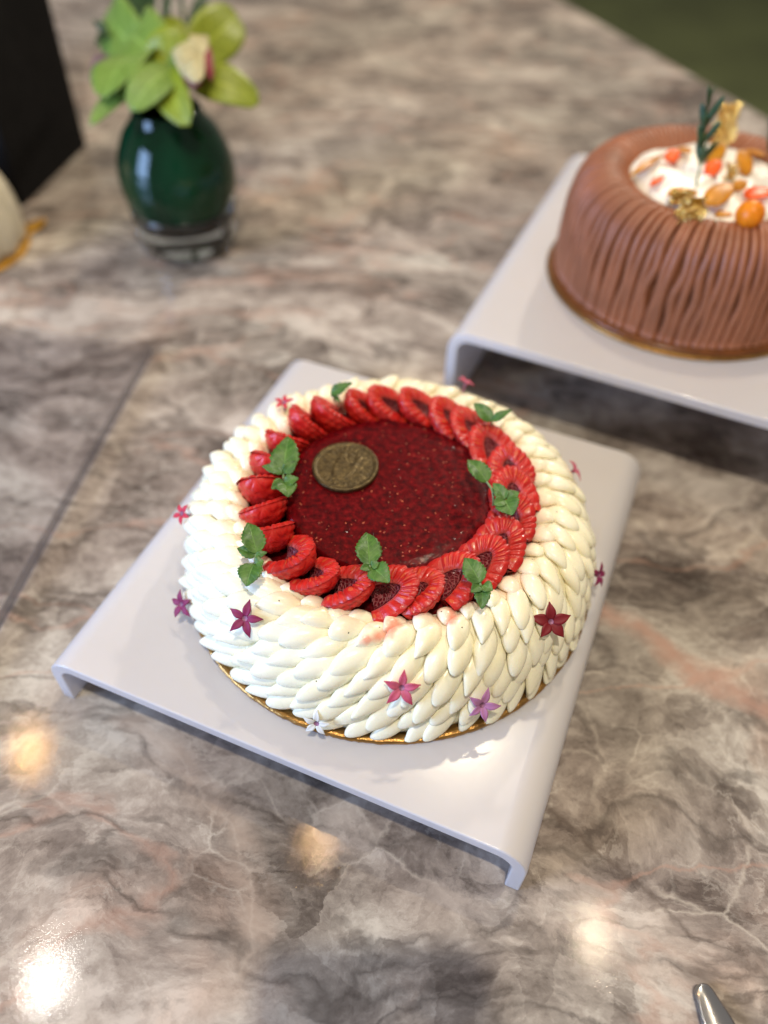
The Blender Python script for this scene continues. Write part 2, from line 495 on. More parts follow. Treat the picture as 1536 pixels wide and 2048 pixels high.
add_translucency(M['acrylic'], (0.86, 0.86, 0.90), 0.28)
M['gold'] = mat_simple('gold_card', (0.40, 0.21, 0.06), 0.30, Metallic=0.85, nscale=120.0, bump=(420.0, 0.5, 0.0008))
M['seed'] = mat_simple('raspberry_seed', (0.36, 0.06, 0.018), 0.4, nscale=400.0, var=0.6)

# ------------------------------------------------------------------ setting: counter and floor
def counter():
    ex = lambda y: 0.4146 + 0.4877 * (0.9357 - y)
    ys = (-0.5, 2.0)
    poly = [(-1.3, ys[0]), (ex(ys[0]), ys[0]), (ex(ys[1]), ys[1]), (-1.3, ys[1])]
    v = [(x, y, 0) for x, y in poly] + [(x, y, -0.03) for x, y in poly]
    f = [(0, 1, 2, 3), (7, 6, 5, 4)] + [(i, i + 4, (i + 1) % 4 + 4, (i + 1) % 4) for i in range(4)]
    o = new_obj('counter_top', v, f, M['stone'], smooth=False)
    fix_normals(o)
    b = o.modifiers.new('edge', 'BEVEL'); b.width = 0.004; b.segments = 3
    o['kind'] = 'structure'
    o['label'] = 'polished brown grey quartzite counter top with pale veins'
    fl = new_obj('floor', [(-5, -5, -0.92), (6, -5, -0.92), (6, 8, -0.92), (-5, 8, -0.92)], [(0, 1, 2, 3)],
                 mat_simple('olive_carpet', (0.115, 0.135, 0.048), 0.9, nscale=3.0, bump=(300.0, 0.5, 0.004)), smooth=False)
    fl['kind'] = 'structure'
    fl['label'] = 'dark olive green floor beyond the counter edge'
counter()

# ------------------------------------------------------------------ acrylic risers
def riser(name, label, corner, yaw, W, D, h, t=0.0068, rad=0.015):
    """sheet bent down on its left and right sides; corner = front-left."""
    out, inn = [], []
    n = 8
    ro, ri = rad, max(rad - t, 0.003)
    # outer path from left foot, over the top, to the right foot
    out.append((0, 0)); 
    for k in range(n + 1):
        a = math.pi - (math.pi / 2) * k / n
        out.append((ro + ro * math.cos(a), h - ro + ro * math.sin(a)))
    for k in range(n + 1):
        a = math.pi / 2 - (math.pi / 2) * k / n
        out.append((W - ro + ro * math.cos(a), h - ro + ro * math.sin(a)))
    out.append((W, 0))
    inn.append((t, 0))
    for k in range(n + 1):
        a = math.pi - (math.pi / 2) * k / n
        inn.append((t + ri + ri * math.cos(a), h - t - ri + ri * math.sin(a)))
    for k in range(n + 1):
        a = math.pi / 2 - (math.pi / 2) * k / n
        inn.append((W - t - ri + ri * math.cos(a), h - t - ri + ri * math.sin(a)))
    inn.append((W - t, 0))
    m = len(out)
    v, f = [], []
    for y in (0, D):
        v += [(x, y, z) for x, z in out] + [(x, y, z) for x, z in inn]
    o2 = 2 * m
    for i in range(m - 1):
        f.append((i, i + 1, o2 + i + 1, o2 + i))                       # outside
        f.append((m + i, o2 + m + i, o2 + m + i + 1, m + i + 1))       # inside
        f.append((i, m + i, m + i + 1, i + 1))                         # front edge
        f.append((o2 + i, o2 + i + 1, o2 + m + i + 1, o2 + m + i))     # back edge
    f.append((0, o2, o2 + m, m)); f.append((m - 1, 2 * m - 1, o2 + 2 * m - 1, o2 + m - 1))
    o = new_obj(name, v, f, M['acrylic'])
    fix_normals(o)
    b = o.modifiers.new('edge', 'BEVEL'); b.width = 0.0009; b.segments = 3; b.limit_method = 'ANGLE'; b.angle_limit = R(50)
    o.modifiers.new('wn', 'WEIGHTED_NORMAL')
    o.location = corner
    o.rotation_euler = (0, 0, yaw)
    return tag(o, label, 'cake stand')

YAW = -0.3684
ST1 = Vector((-0.1604, 0.1953, 0.0))
riser('cake_stand', 'low white acrylic stand under the white cream raspberry cake', ST1, YAW, 0.2418, 0.2550, CAKE.z)
Z2 = 0.066
riser('cake_stand', 'taller white acrylic stand under the brown striped cake', Vector((0.0375, 0.4275, 0)), R(-22.9), 0.30, 0.283, Z2)

def board(name, label, c, rad, t):
    prof = [(0, 0), (rad - 0.0006, 0), (rad, 0.0005), (rad, t - 0.0007), (rad - 0.0008, t), (rad - 0.0035, t), (rad - 0.0042, t - 0.0005), (rad - 0.006, t - 0.0004), (0, t - 0.0004)]
    nb = np.random.RandomState(3).rand(400)
    def bump(r, z, a):
        k = int(a / (2 * math.pi) * 400) % 400
        return (r + (0.00018 * math.sin(a * 61 + 6 * nb[k]) + 0.00025 * (nb[k] - 0.5) if r > rad - 0.003 else 0), z)
    v, f = lathe(prof, 400, bump=bump)
    o = new_obj(name, v, f, M['gold'])
    fix_normals(o)
    o.location = c
    return tag(o, label, 'cake board')
board('cake_board', 'round gold card board under the white cream cake', CAKE + Vector((0.0022, -0.0006, 0.0002)), 0.1055, 0.0024)

# ------------------------------------------------------------------ raspberry cream cake
BZ = 0.0026                                         # board top
PROF = smooth_path([(0.0675, 0.0430), (0.0702, 0.0478), (0.0755, 0.0504), (0.0822, 0.0494), (0.0892, 0.0444), (0.0950, 0.0364),
                    (0.0984, 0.0268), (0.1006, 0.0170), (0.1020, 0.0080), (0.1024, 0.0030)], 240)
_d = np.r_[0, np.cumsum(np.hypot(*np.diff(PROF, axis=0).T))]
PLEN = _d[-1]
def prof_at(s):
    s = np.clip(s, 0, PLEN)
    r = np.interp(s, _d, PROF[:, 0]); z = np.interp(s, _d, PROF[:, 1])
    e = 0.0012
    r1 = np.interp(np.clip(s + e, 0, PLEN), _d, PROF[:, 0]); z1 = np.interp(np.clip(s + e, 0, PLEN), _d, PROF[:, 1])
    r0 = np.interp(np.clip(s - e, 0, PLEN), _d, PROF[:, 0]); z0 = np.interp(np.clip(s - e, 0, PLEN), _d, PROF[:, 1])
    tr, tz = r1 - r0, z1 - z0
    l = np.hypot(tr, tz) + 1e-9
    return r, z, -tz / l, tr / l                    # point and outward normal (r, z)

cake = thing('raspberry_cake', 'round white piped cream cake topped with dark red raspberry jelly', 'cake', CAKE)

inset = 0.0012
bp = [(0, BZ)] + [(0.0955, BZ)]
for i in range(len(PROF) - 1, -1, -8):
    r, z, nr, nz = prof_at(_d[i])
    bp.append((float(r - nr * inset), float(max(z - nz * inset, BZ))))
bp += [(0.0655, 0.0420), (0.060, 0.0415), (0.0, 0.0415)]
v, f = lathe(bp, 128)
v = [(x + 0.0018 * min(1, math.hypot(x, y) / 0.08), y, z) for x, y, z in v]
fix_normals(new_obj('cream_base', v, f, M['cream'], cake))

def petal(theta, s0, L, beta, W, Hh, lift, seed, pointy):
    rs = np.random.RandomState(seed)
    nu, nv = 15, 14
    V = []
    bend = rs.uniform(-0.12, 0.12)
    asym = rs.uniform(0.15, 0.55)
    for i in range(nu):
        u = 0.5 - 0.5 * math.cos(math.pi * (i + 0.25) / (nu - 0.5))
        b = beta + bend * (u - 0.5) + 0.25 * (u - 0.4)
        s = s0 + L * math.cos(beta) * u
        x = -L * math.sin(beta) * u - 0.10 * L * u * u
        um = 0.58
        if u < um:
            w = W * (0.22 + 0.78 * (math.sin(u / um * math.pi / 2)) ** 1.25)
        else:
            q = (u - um) / (1.02 - um)
            w = W * max(1 - q ** (1.55 if pointy else 2.3), 0.0) ** (0.92 if pointy else 0.66)
        hh = Hh * (0.15 + 0.85 * math.sin(min(u / 0.66, 1.0) * math.pi / 2) ** 1.5)
        if u > 0.66:
            q = (u - 0.66) / 0.36
            hh *= max(1 - q ** 2.2, 0.0) ** 0.55
        lf = lift * max(0, (u - 0.30) / 0.70) ** 1.6 - 0.0012 - 0.0022 * max(0, 1 - u / 0.35)
        sb = math.sin(b); cb = math.cos(b)
        for j in range(nv):
            a = 2 * math.pi * j / nv
            cx = math.cos(a); cz = math.sin(a)
            lx = w * cx
            up = hh * (cz if cz > 0 else cz * 0.55)
            up += -asym * hh * 0.8 * cx * u + 0.05 * hh * math.cos(4 * a + 1) * (cz > 0)
            # cross direction on the surface is perpendicular to the petal's run
            X = x + lx * cb
            S = s + lx * sb
            r, z, nr, nz = prof_at(S)
            Sx = S - np.clip(S, 0, PLEN)
            r = r + nr * (lf + up); z = z + nz * (lf + up) - max(Sx, 0)
            t = theta + X / 0.088
            V.append((r * math.cos(t) + 0.0018, r * math.sin(t), max(z, BZ + 0.0002)))
    F_ = []
    for i in range(nu - 1):
        for j in range(nv):
            j2 = (j + 1) % nv
            F_.append((i * nv + j, i * nv + j2, (i + 1) * nv + j2, (i + 1) * nv + j))
    F_.append(tuple(range(nv))[::-1]); F_.append(tuple(range((nu - 1) * nv, nu * nv)))
    return V, F_

rows = [  # count, root distance along the profile, length, half width, height, lift
    (41, 0.0000, 0.0175, 0.0060, 0.0034, 0.0018),
    (47, 0.0072, 0.0220, 0.0060, 0.0037, 0.0026),
    (51, 0.0165, 0.0230, 0.0058, 0.0038, 0.0032),
    (55, 0.0262, 0.0230, 0.0056, 0.0038, 0.0034),
    (55, 0.0358, 0.0225, 0.0055, 0.0037, 0.0034),
    (55, 0.0455, 0.0215, 0.0054, 0.0036, 0.0032),
    (55, 0.0560, 0.0200, 0.0053, 0.0034, 0.0026),
]
rows_rev = list(enumerate(rows))[::-1]
for ri, (cnt, s0, L, W, Hh, lift) in rows_rev:
    off = rng.uniform(0, 1)
    for k in range(cnt):
        th = 2 * math.pi * (k + off + rng.uniform(-0.13, 0.13)) / cnt
        if ri >= 3 and math.sin(th) > 0.50: continue          # the far side's lower rows are out of sight
        # image front is -pi/2; petals of the left half are pointed, right half rounder
        left = 0.5 - 0.5 * math.cos(th)
        dth = (th - (1.5 * math.pi - 0.45) + math.pi) % (2 * math.pi) - math.pi     # the piping sweeps sideways most at the left front
        beta = R(24 + 27 * math.exp(-(dth / 0.75) ** 2)) + rng.uniform(-0.08, 0.08)
        v, f = petal(th, s0 + rng.uniform(-0.0012, 0.0012), L * rng.uniform(0.93, 1.09), beta, W * rng.uniform(0.90, 1.08) * (1 - 0.10 * left),
                     Hh * rng.uniform(0.88, 1.12), lift * rng.uniform(0.6, 1.5) * (1 + 0.5 * left), 1000 * ri + k, rng.random() < 0.12 + 0.8 * left)
        new_obj('cream_petal', v, f, M['cream'], cake)

# jelly disc
RJ, ZJ = 0.0503, 0.0540
jp = [(0, 0.0436), (RJ - 0.0002, 0.0436), (RJ + 0.0003, 0.046), (RJ, 0.0500)]
for k in range(1, 7):
    a = (math.pi / 2) * k / 6
    jp.append((RJ - 0.0030 + 0.0030 * math.cos(a), ZJ - 0.0032 + 0.0032 * math.sin(a)))
for r in np.linspace(RJ - 0.004, 0.002, 22):
    jp.append((r, ZJ + 0.0002))
jp.append((0, ZJ + 0.0002))
js = np.random.RandomState(5)
ph = js.rand(8) * 6.28
def jb(r, z, a):
    if z < 0.045: return (r, z)
    w = 0.00028 * (math.sin(3 * a + ph[0]) + math.sin(7 * a + ph[1] + r * 200) + 0.8 * math.sin(13 * a + ph[2] - r * 420) + 0.6 * math.sin(29 * a + ph[3]))
    return (r + (w if r > 0.046 else 0), z + (0.45 * w if r > 0.0475 else 0.00012 * math.sin(r * 900 + 2 * math.sin(5 * a)) * min(1, r / 0.01)))
v, f = lathe(jp, 180, bump=jb)
jelly = fix_normals(new_obj('jelly_disc', v, f, M['jelly'], cake))
jv, jf = lathe([(0.0490, 0.0425), (0.0490, 0.0440), (0.0600, 0.0446), (0.0680, 0.0449), (0.0692, 0.0442), (0.0692, 0.0425)], 144,
               bump=lambda r, z, a: (r + (0.0008 * math.sin(11 * a) + 0.0006 * math.sin(27 * a + 1) if r > 0.065 else 0), z))
fix_normals(new_obj('juice_bed', jv, jf, M['jelly'], cake))
# pips showing in the jelly
sv, sf = [], []
for k in range(230):
    rr = 0.0475 * math.sqrt(js.rand()); a = js.rand() * 6.283
    c = np.array([rr * math.cos(a), rr * math.sin(a), ZJ + 0.0002 - 0.00030])
    d = js.rand() * 3.1416; l = js.uniform(0.0006, 0.0010); w = l * 0.65
    ax = np.array([math.cos(d), math.sin(d), 0]); ay = np.array([-math.sin(d), math.cos(d), 0]); az = np.array([0, 0, 1.0])
    b = len(sv)
    for i in range(1, 4):
        for j in range(6):
            p1 = math.pi * i / 4; q = 2 * math.pi * j / 6
            sv.append(c + ax * l * math.cos(p1) + ay * w * math.sin(p1) * math.cos(q) + az * 0.0004 * math.sin(p1) * math.sin(q))
    for i in range(2):
        for j in range(6):
            j2 = (j + 1) % 6
            sf.append((b + i * 6 + j, b + i * 6 + j2, b + (i + 1) * 6 + j2, b + (i + 1) * 6 + j))
    sf.append(tuple(b + j for j in range(6))[::-1]); sf.append(tuple(b + 12 + j for j in range(6)))
pips = new_obj('pips', sv, sf, M['seed'], jelly)
pips['kind'] = 'stuff'
# beads of syrup standing on the jelly
dv, df = [], []
cc = at(691, 934, CAKE.z + ZJ) - CAKE
spots = []
for k in range(46):
    a = js.rand() * 6.283; r_ = 0.0163 + abs(js.normal(0, 0.0011)) + 0.0004
    spots.append((cc.x + r_ * math.cos(a), cc.y + r_ * math.sin(a), js.uniform(0.00015, 0.00038)))
for k in range(24):
    a0, r0 = js.rand() * 6.283, 0.046 * math.sqrt(js.rand())
    for q in range(js.randint(2, 6)):
        spots.append((r0 * math.cos(a0) + js.normal(0, 0.0011), r0 * math.sin(a0) + js.normal(0, 0.0008), js.uniform(0.00014, 0.00034)))
for k in range(110):
    a = js.uniform(3.2, 6.6); r_ = 0.0478 + js.normal(0, 0.0010)
    spots.append((r_ * math.cos(a), r_ * math.sin(a), js.uniform(0.00014, 0.00036)))
for x_, y_, r_ in spots:
    if math.hypot(x_, y_) > 0.0495 or math.hypot(x_ - cc.x, y_ - cc.y) < 0.0164: continue
    b = len(dv)
    for i in range(3):
        e_ = math.pi / 2 * i / 3
        for j in range(7):
            q = 2 * math.pi * j / 7
            dv.append((x_ + r_ * math.cos(e_) * math.cos(q), y_ + r_ * math.cos(e_) * math.sin(q), ZJ - 0.0001 + 1.1 * r_ * math.sin(e_)))
    for i in range(2):
        for j in range(7):
            j2 = (j + 1) % 7
            df.append((b + i * 7 + j, b + i * 7 + j2, b + (i + 1) * 7 + j2, b + (i + 1) * 7 + j))
    dv.append((x_, y_, ZJ - 0.0001 + 1.1 * r_))
    for j in range(7): df.append((b + 14 + j, b + 14 + (j + 1) % 7, len(dv) - 1))
beads = new_obj('syrup_beads', dv, df, mat_simple('syrup', (0.16, 0.006, 0.008), 0.04, Specular_IOR_Level=0.8), jelly)
beads['kind'] = 'stuff'

# ------------------------------------------------------------------ coin
def coin():
    Rc, T = 0.0163, 0.0020
    rs = np.random.RandomState(11)
    n, m = 120, 34
    bl = [(rs.uniform(-0.6, 0.6), rs.uniform(-0.6, 0.6), rs.uniform(0.05, 0.14), rs.uniform(0.5, 1)) for _ in range(26)]
    def hgt(x, y):                                # relief in units of the radius
        d = math.hypot(x, y)
        h = 0.0
        if d > 0.90: return 0.00045
        if 0.86 < d <= 0.90: h += 0.00045 * (d - 0.86) / 0.04
        # shield with crown in the middle, worn
        if abs(x) < 0.32 * (1 - max(0, -y - 0.05) ** 2 * 2.2) and -0.5 < y < 0.22: h += 0.00022
        for cx in (-0.24, 0, 0.24):
            if math.hypot(x - cx, y - 0.42) < 0.09: h += 0.00025
        if abs(y - 0.30) < 0.045 and abs(x) < 0.32: h += 0.00022
        a = math.atan2(y, x)
        if 0.66 < d < 0.80 and math.sin(a * 30) > 0.1: h += 0.00016      # beading like worn lettering round the edge
        for bx, by, bs, bh in bl:
            h += 0.00012 * bh * math.exp(-((x - bx) ** 2 + (y - by) ** 2) / bs ** 2)
        return h
    v, f = [(0, 0, T + hgt(0, 0))], []
    for i in range(1, m + 1):
        r = i / m
        for k in range(n):
            a = 2 * math.pi * k / n
            v.append((Rc * r * math.cos(a), Rc * r * math.sin(a), T + hgt(r * math.cos(a), r * math.sin(a)) - (0.0003 if i == m else 0)))
    for k in range(n):
        a = 2 * math.pi * k / n
        v.append((Rc * math.cos(a), Rc * math.sin(a), 0))
    for k in range(n):
        f.append((0, 1 + k, 1 + (k + 1) % n))
    for i in range(m):
        for k in range(n):
            a, b = 1 + i * n + k, 1 + i * n + (k + 1) % n
            f.append((a, a + n, b + n, b))
    f.append(tuple(1 + m * n + k for k in range(n))[::-1])
    k = NT('dark_bronze')
    p = k.obj()
    col = k.ramp(k.noise(p, 420.0, 5, 0.65), [(0.35, (0.042, 0.028, 0.010)), (0.6, (0.12, 0.082, 0.030)), (0.8, (0.34, 0.25, 0.11))])
    k.p(Base_Color=col, Metallic=0.55, Roughness=k.math('MULTIPLY_ADD', k.noise(p, 700.0, 3, 0.6), 0.35, 0.22))
    k.bump(k.noise(p, 900.0, 4, 0.6), 0.5, 0.0005)
    o = new_obj('coin', v, f, k.m)
    fix_normals(o)
    o.location = at(691, 934, CAKE.z + ZJ + 0.0015) - Vector((0, 0, 0.0011))
    o.rotation_euler = (R(1.5), R(-1), R(-20))
    tag(o, 'dark bronze coin with worn relief lying on the red jelly', 'coin')
coin()

# ------------------------------------------------------------------ halved raspberries
def berry_mesh(seed):
    rs = np.random.RandomState(seed)
    R0 = 0.0112 * rs.uniform(0.95, 1.05); L = 0.0205 * rs.uniform(0.95, 1.06); flat = rs.uniform(0.84, 0.94)
    NX, NP, NC, NS = 28, 40, 110, 14
    V, UV, FC, FM = [], [], [], []
    wob = rs.uniform(-0.06, 0.06, 4)
    def Ro(t):                                     # t 0 at the open end, 1 at the tip
        return R0 * (0.90 + 0.10 * math.sin(min(t / 0.35, 1) * math.pi / 2)) * max(1 - t ** 2.7, 0) ** 0.52
    def Ri(t):
        q = t / 0.66
        return R0 * 0.42 * max(1 - q ** 1.9, 0) ** 0.6 if q < 1 else 0.0
    def drup(t, ph):
        row = t * 6.0
        k = math.floor(row)
        nn = max(3, int(11 * max(0.25, 1 - t ** 3)))
        a = (ph / math.pi * nn * 0.5 + 0.5 * (k % 2))
        return 0.00125 * (abs(math.sin(row * math.pi)) ** 0.6 * abs(math.sin(a * math.pi * 2 * 0.5 * 2 * 0.5 * 2)) ** 0.6 - 0.45)
    ts = [0.5 - 0.5 * math.cos(math.pi * (0.06 + 0.94 * i / (NX - 1))) for i in range(NX)]
    ts = [(t - ts[0]) / (ts[-1] - ts[0]) for t in ts]
    base = len(V)
    for t in ts:
        for j in range(NP):
            ph = math.pi * j / (NP - 1)
            rr = Ro(t)
            rr = rr + (drup(t, ph) if rr > 0.002 else 0)
            w = 1 + wob[0] * math.sin(2 * ph) + wob[1] * math.sin(3 * t)
            V.append((L * t, rr * math.cos(ph) * w, -rr * math.sin(ph) * flat)); UV.append((t * 6, ph))
    for i in range(NX - 1):
        for j in range(NP - 1):
            a = base + i * NP + j
            FC.append((a, a + 1, a + NP + 1, a + NP)); FM.append(0)
    # hollow
    base = len(V)
    ti = np.linspace(0, 0.66, 12)
    for t in ti:
        for j in range(16):
            ph = math.pi * j / 15
            V.append((L * t, Ri(t) * math.cos(ph), -Ri(t) * math.sin(ph) * 0.8 - 0.0002)); UV.append((t, ph))
    for i in range(11):
        for j in range(15):
            a = base + i * 16 + j
            FC.append((a, a + 16, a + 17, a + 1)); FM.append(2)
    # rim at the open end
    base = len(V)
    for j in range(NP):
        ph = math.pi * j / (NP - 1)
        ro = Ro(0) + drup(0, ph)
        V.append((0, ro * math.cos(ph), -ro * math.sin(ph) * flat)); UV.append((j * 0.4, 0.1))
        V.append((-0.0007, 0.76 * R0 * math.cos(ph), -0.70 * R0 * math.sin(ph))); UV.append((j * 0.4, 0.5))
        V.append((0, Ri(0) * math.cos(ph), -Ri(0) * math.sin(ph) * 0.8 - 0.0002)); UV.append((j * 0.4, 0.95))
    for j in range(NP - 1):
        for c in range(2):
            a = base + j * 3 + c
            FC.append((a, a + 1, a + 4, a + 3)); FM.append(1)
    # cut face: horseshoe of druplets
    base = len(V)
    NV = 8
    hts = rs.uniform(0.7, 1.3, NS + 2)
    for i in range(NC + 1):
        q = i / NC
        sgn = 1 if q < 0.5 else -1
        tt = 1 - abs(1 - 2 * q) ** 1.0                # 0..1..0
        tt = math.sin(tt * math.pi / 2) ** 0.9
        uo = (L * tt, sgn * Ro(tt))
        tin = 0.66 * tt
        ui = (L * tin, sgn * Ri(tin))
        cell = min(max(q * NS + 0.28 * math.sin(q * 17 + wob[2] * 60) + 0.18 * math.sin(q * 31 + wob[3] * 80), 0.0), NS - 0.001)
        fr = cell - math.floor(cell)
        swell = max(math.sin(fr * math.pi), 0) ** 0.55 * hts[int(cell)]
        for c in range(NV + 1):
            w = c / NV
            x = uo[0] * (1 - w) + ui[0] * w; y = uo[1] * (1 - w) + ui[1] * w
            # outline swells with each druplet
            if c == 0:
                x += 0.0011 * swell * tt; y += 0.0011 * swell * sgn * (1 - tt)
            z = (0.0007 + 0.0010 * swell) * max(1 - (2 * w - 1) ** 4, 0) ** 0.5 - 0.0006 * w
            V.append((x, y, z)); UV.append((cell + 0.0, w))
    for i in range(NC):
        for c in range(NV):
            a = base + i * (NV + 1) + c
            FC.append((a, a + NV + 1, a + NV + 2, a + 1)); FM.append(1)
    me = bpy.data.meshes.new('raspberry_half')
    me.from_pydata(V, [], FC)
    lay = me.uv_layers.new(name='UVMap')
    idx = np.zeros(len(me.loops), dtype=np.int32); me.loops.foreach_get('vertex_index', idx)
    lay.data.foreach_set('uv', np.asarray(UV, dtype=np.float32)[idx].ravel())
    for m_ in ('berry_out', 'berry_cut', 'berry_core'): me.materials.append(M[m_])
    me.polygons.foreach_set('material_index', np.asarray(FM, dtype=np.int32))
    me.polygons.foreach_set('use_smooth', [True] * len(FC))
    me.update()
    return me

berry_variants = [berry_mesh(20 + k) for k in range(6)]
# one at every half hour of the clock face seen from above
HOURS = ['twelve', 'one', 'two', 'three', 'four', 'five', 'six', 'seven', 'eight', 'nine', 'ten', 'eleven']
bz = 0.0515
for k in range(24):
    th = R(90 - 15 * k) + rng.uniform(-0.03, 0.03)
    rad = 0.0608 + rng.uniform(-0.0008, 0.0008)
    lab_ = ('half past ' if k % 2 else '') + HOURS[k // 2]
    tang = Vector((-math.sin(th), math.cos(th), 0)); radial = Vector((math.cos(th), math.sin(th), 0))
    yawj = rng.uniform(-0.2, 0.2)
    ax = (tang * math.cos(yawj) + radial * math.sin(yawj))
    lf = 0.5 - 0.5 * math.cos(th + 0.35)                    # leans hardest on the left
    tilt = R(20 + 34 * lf ** 1.4 + rng.uniform(-5, 5))
    X = (ax * math.cos(tilt) + Vector((0, 0, 1)) * math.sin(tilt)).normalized()
    Y0 = Vector((0, 0, 1)).cross(ax).normalized()
    Zt = X.cross(Y0).normalized()
    lean = rng.uniform(-0.15, 0.25)                  # roll a little towards the middle or outwards
    Y = (Y0 * math.cos(lean) + Zt * math.sin(lean)).normalized()
    Z = X.cross(Y).normalized()
    sc = rng.uniform(1.02, 1.14)
    pos = CAKE + radial * rad + Vector((0, 0, bz + 0.0042 + rng.uniform(-0.0006, 0.0008))) - X * 0.0095 * sc
    o = link('raspberry_half', berry_variants[k % 6])
    mw = Matrix(((X.x, Y.x, Z.x, pos.x), (X.y, Y.y, Z.y, pos.y), (X.z, Y.z, Z.z, pos.z), (0, 0, 0, 1)))
    o.matrix_world = mw @ Matrix.Scale(sc, 4)
    tag(o, "halved red raspberry at %s o'clock in the ring round the jelly" % lab_, 'raspberry', 'halved raspberries ringing the jelly')

# ------------------------------------------------------------------ leaves
def leaf(name, parent, B, T, width, mat, up=(0, 0, 1), teeth=0.0, arch=0.12, fold=0.25, shape='ovate', thick=0.00035, nu=25, nv=9, nteeth=6):
    B, T = Vector(B), Vector(T)
    off = parent.matrix_world.translation if False else Vector(parent.location) if parent else Vector((0, 0, 0))
    d = T - B; L = d.length
    X = d.normalized()
    Y = Vector(up).cross(X).normalized()
    Z = X.cross(Y).normalized()
    P = np.zeros((nu, nv, 3)); UV = []
    for i in range(nu):
        u = i / (nu - 1)
        if shape == 'ovate': w = (math.sin(math.pi * min(u ** 0.72, 1)) ** 0.8) * (1 - 0.12 * u) + 0.03
        elif shape == 'star': w = math.sin(math.pi * (0.10 + 0.90 * u) ** 0.80) ** 1.15 + 0.04
        elif shape == 'lance': w = math.sin(math.pi * u ** 0.85) ** 1.0 + 0.04
        elif shape == 'needle': w = (math.sin(math.pi * min(u * 0.96 + 0.03, 1)) ** 0.4)
        else: w = math.sin(math.pi * u ** 0.80) ** 0.45 + 0.02     # broad
        if teeth:
            fr = (u * nteeth) % 1.0
            w *= 1 + teeth * (fr - 0.5) * (1 if u < 0.97 else 0)
        w *= width / 2
        for j in range(nv):
            s = -1 + 2 * j / (nv - 1)
            h = arch * L * math.sin(math.pi * u) + fold * abs(s) * w - 0.03 * L * math.sin(u * 9 + s * 2) * abs(s) * (1 if teeth else 0.4)
            P[i, j] = B + X * (L * u) + Y * (s * w) + Z * h - off
            UV.append((u, s))
    v, f = sheet(P, thick)
    return new_obj(name, v, f, mat, parent, uvs=UV + UV)

def stem(name, parent, pts, rad, mat, n=12):
    off = np.array(parent.location) if parent else np.zeros(3)
    v, f = tube(smooth_path([np.array(p) - off for p in pts], n), rad, 7)
    return new_obj(name, v, f, mat, parent)

zt = CAKE.z + 0.0635
PX = 1 / 4250.0                                       # metres per photo pixel at the cake top
SPRIGS = [
    ('mint sprig beside the bronze coin with one large leaf', (567, 955), [
        ((567, 950), (578, 874), 60, .0005, .004), ((565, 946), (524, 932), 22, .001, .003), ((569, 946), (592, 922), 26, .002, .005),
        ((568, 964), (543, 978), 26, 0, .001), ((568, 966), (597, 957), 26, 0, .002), ((569, 966), (577, 994), 44, 0, 0)]),
    ('mint sprig at the left front edge of the raspberry ring', (510, 1120), [
        ((513, 1107), (497, 1046), 46, .001, .003), ((511, 1112), (475, 1096), 26, .0, .001), ((512, 1112), (534, 1105), 14, .001, .002),
        ((508, 1128), (494, 1173), 50, -.001, -.003), ((512, 1128), (527, 1122), 26, 0, .001)]),
    ('mint sprig at the front of the jelly, tip on the red', (741, 1131), [
        ((739, 1130), (734, 1066), 50, .001, .002), ((744, 1134), (779, 1165), 44, 0, .0), ((741, 1134), (720, 1138), 18, 0, .001), ((743, 1132), (758, 1126), 18, .001, .002)]),
    ('mint sprig at the right front edge above the cream petals', (962, 1168), [
        ((960, 1166), (930, 1116), 44, .001, .003), ((962, 1169), (942, 1184), 22, 0, 0), ((965, 1172), (964, 1218), 30, -.001, -.004), ((966, 1170), (985, 1181), 24, 0, 0)]),
    ('mint sprig with curved pale stem and lone leaf on right of jelly', (985, 1000), [
        ((974, 964), (936, 920), 46, .0015, .003), ((1010, 1000), (1025, 1030), 50, .002, .001), ((1010, 999), (987, 966), 28, .002, .004),
        ((1013, 998), (1038, 985), 26, .002, .004), ((1008, 1001), (988, 1010), 26, .002, .002)]),
    ('mint sprig with two leaves at the back right of the ring', (983, 840), [
        ((983, 842), (948, 806), 34, .001, .005), ((984, 842), (1023, 820), 20, .001, .006)]),
    ('single mint leaf at the back left of the ring', (668, 792), [
        ((662, 790), (704, 766), 28, .001, .006), ((668, 792), (680, 805), 12, 0, -.001)]),
]
for lab, base, lv in SPRIGS:
    b = at(*base, zt)
    t = thing('mint_sprig', lab, 'mint sprig', b, 'mint sprigs on the cream cake')
    for (b0, t0, w, dz0, dz1) in lv:
        leaf('leaf', t, at(*b0, zt + dz0), at(*t0, zt + dz1), w * PX, M['mint'], teeth=0.17 if w > 17 else 0.10, arch=0.07, fold=0.22,
             nteeth=8 if w > 30 else 5, nu=33, up=(rng.uniform(-.25, .25), -0.25, 1))
    if 'curved' in lab:
        stem('stem', t, [at(974, 964, zt + .0015), at(984, 980, zt + .002), at(987, 1000, zt - .001), at(986, 1012, zt - .007)], 0.00055, M['mint_stem'])
        stem('stem', t, [at(1008, 1001, zt + .002), at(1002, 1010, zt), at(996, 1016, zt - .006)], 0.0006, M['mint_stem'])
    else:
        x0, y0 = base
        q = lv[0][0]
        stem('stem', t, [at(*q, zt + .0006), at(x0, y0 + 3, zt), at(x0 + 1, y0 + 11, zt - .0055)], 0.00055, M['mint_stem'], 8)

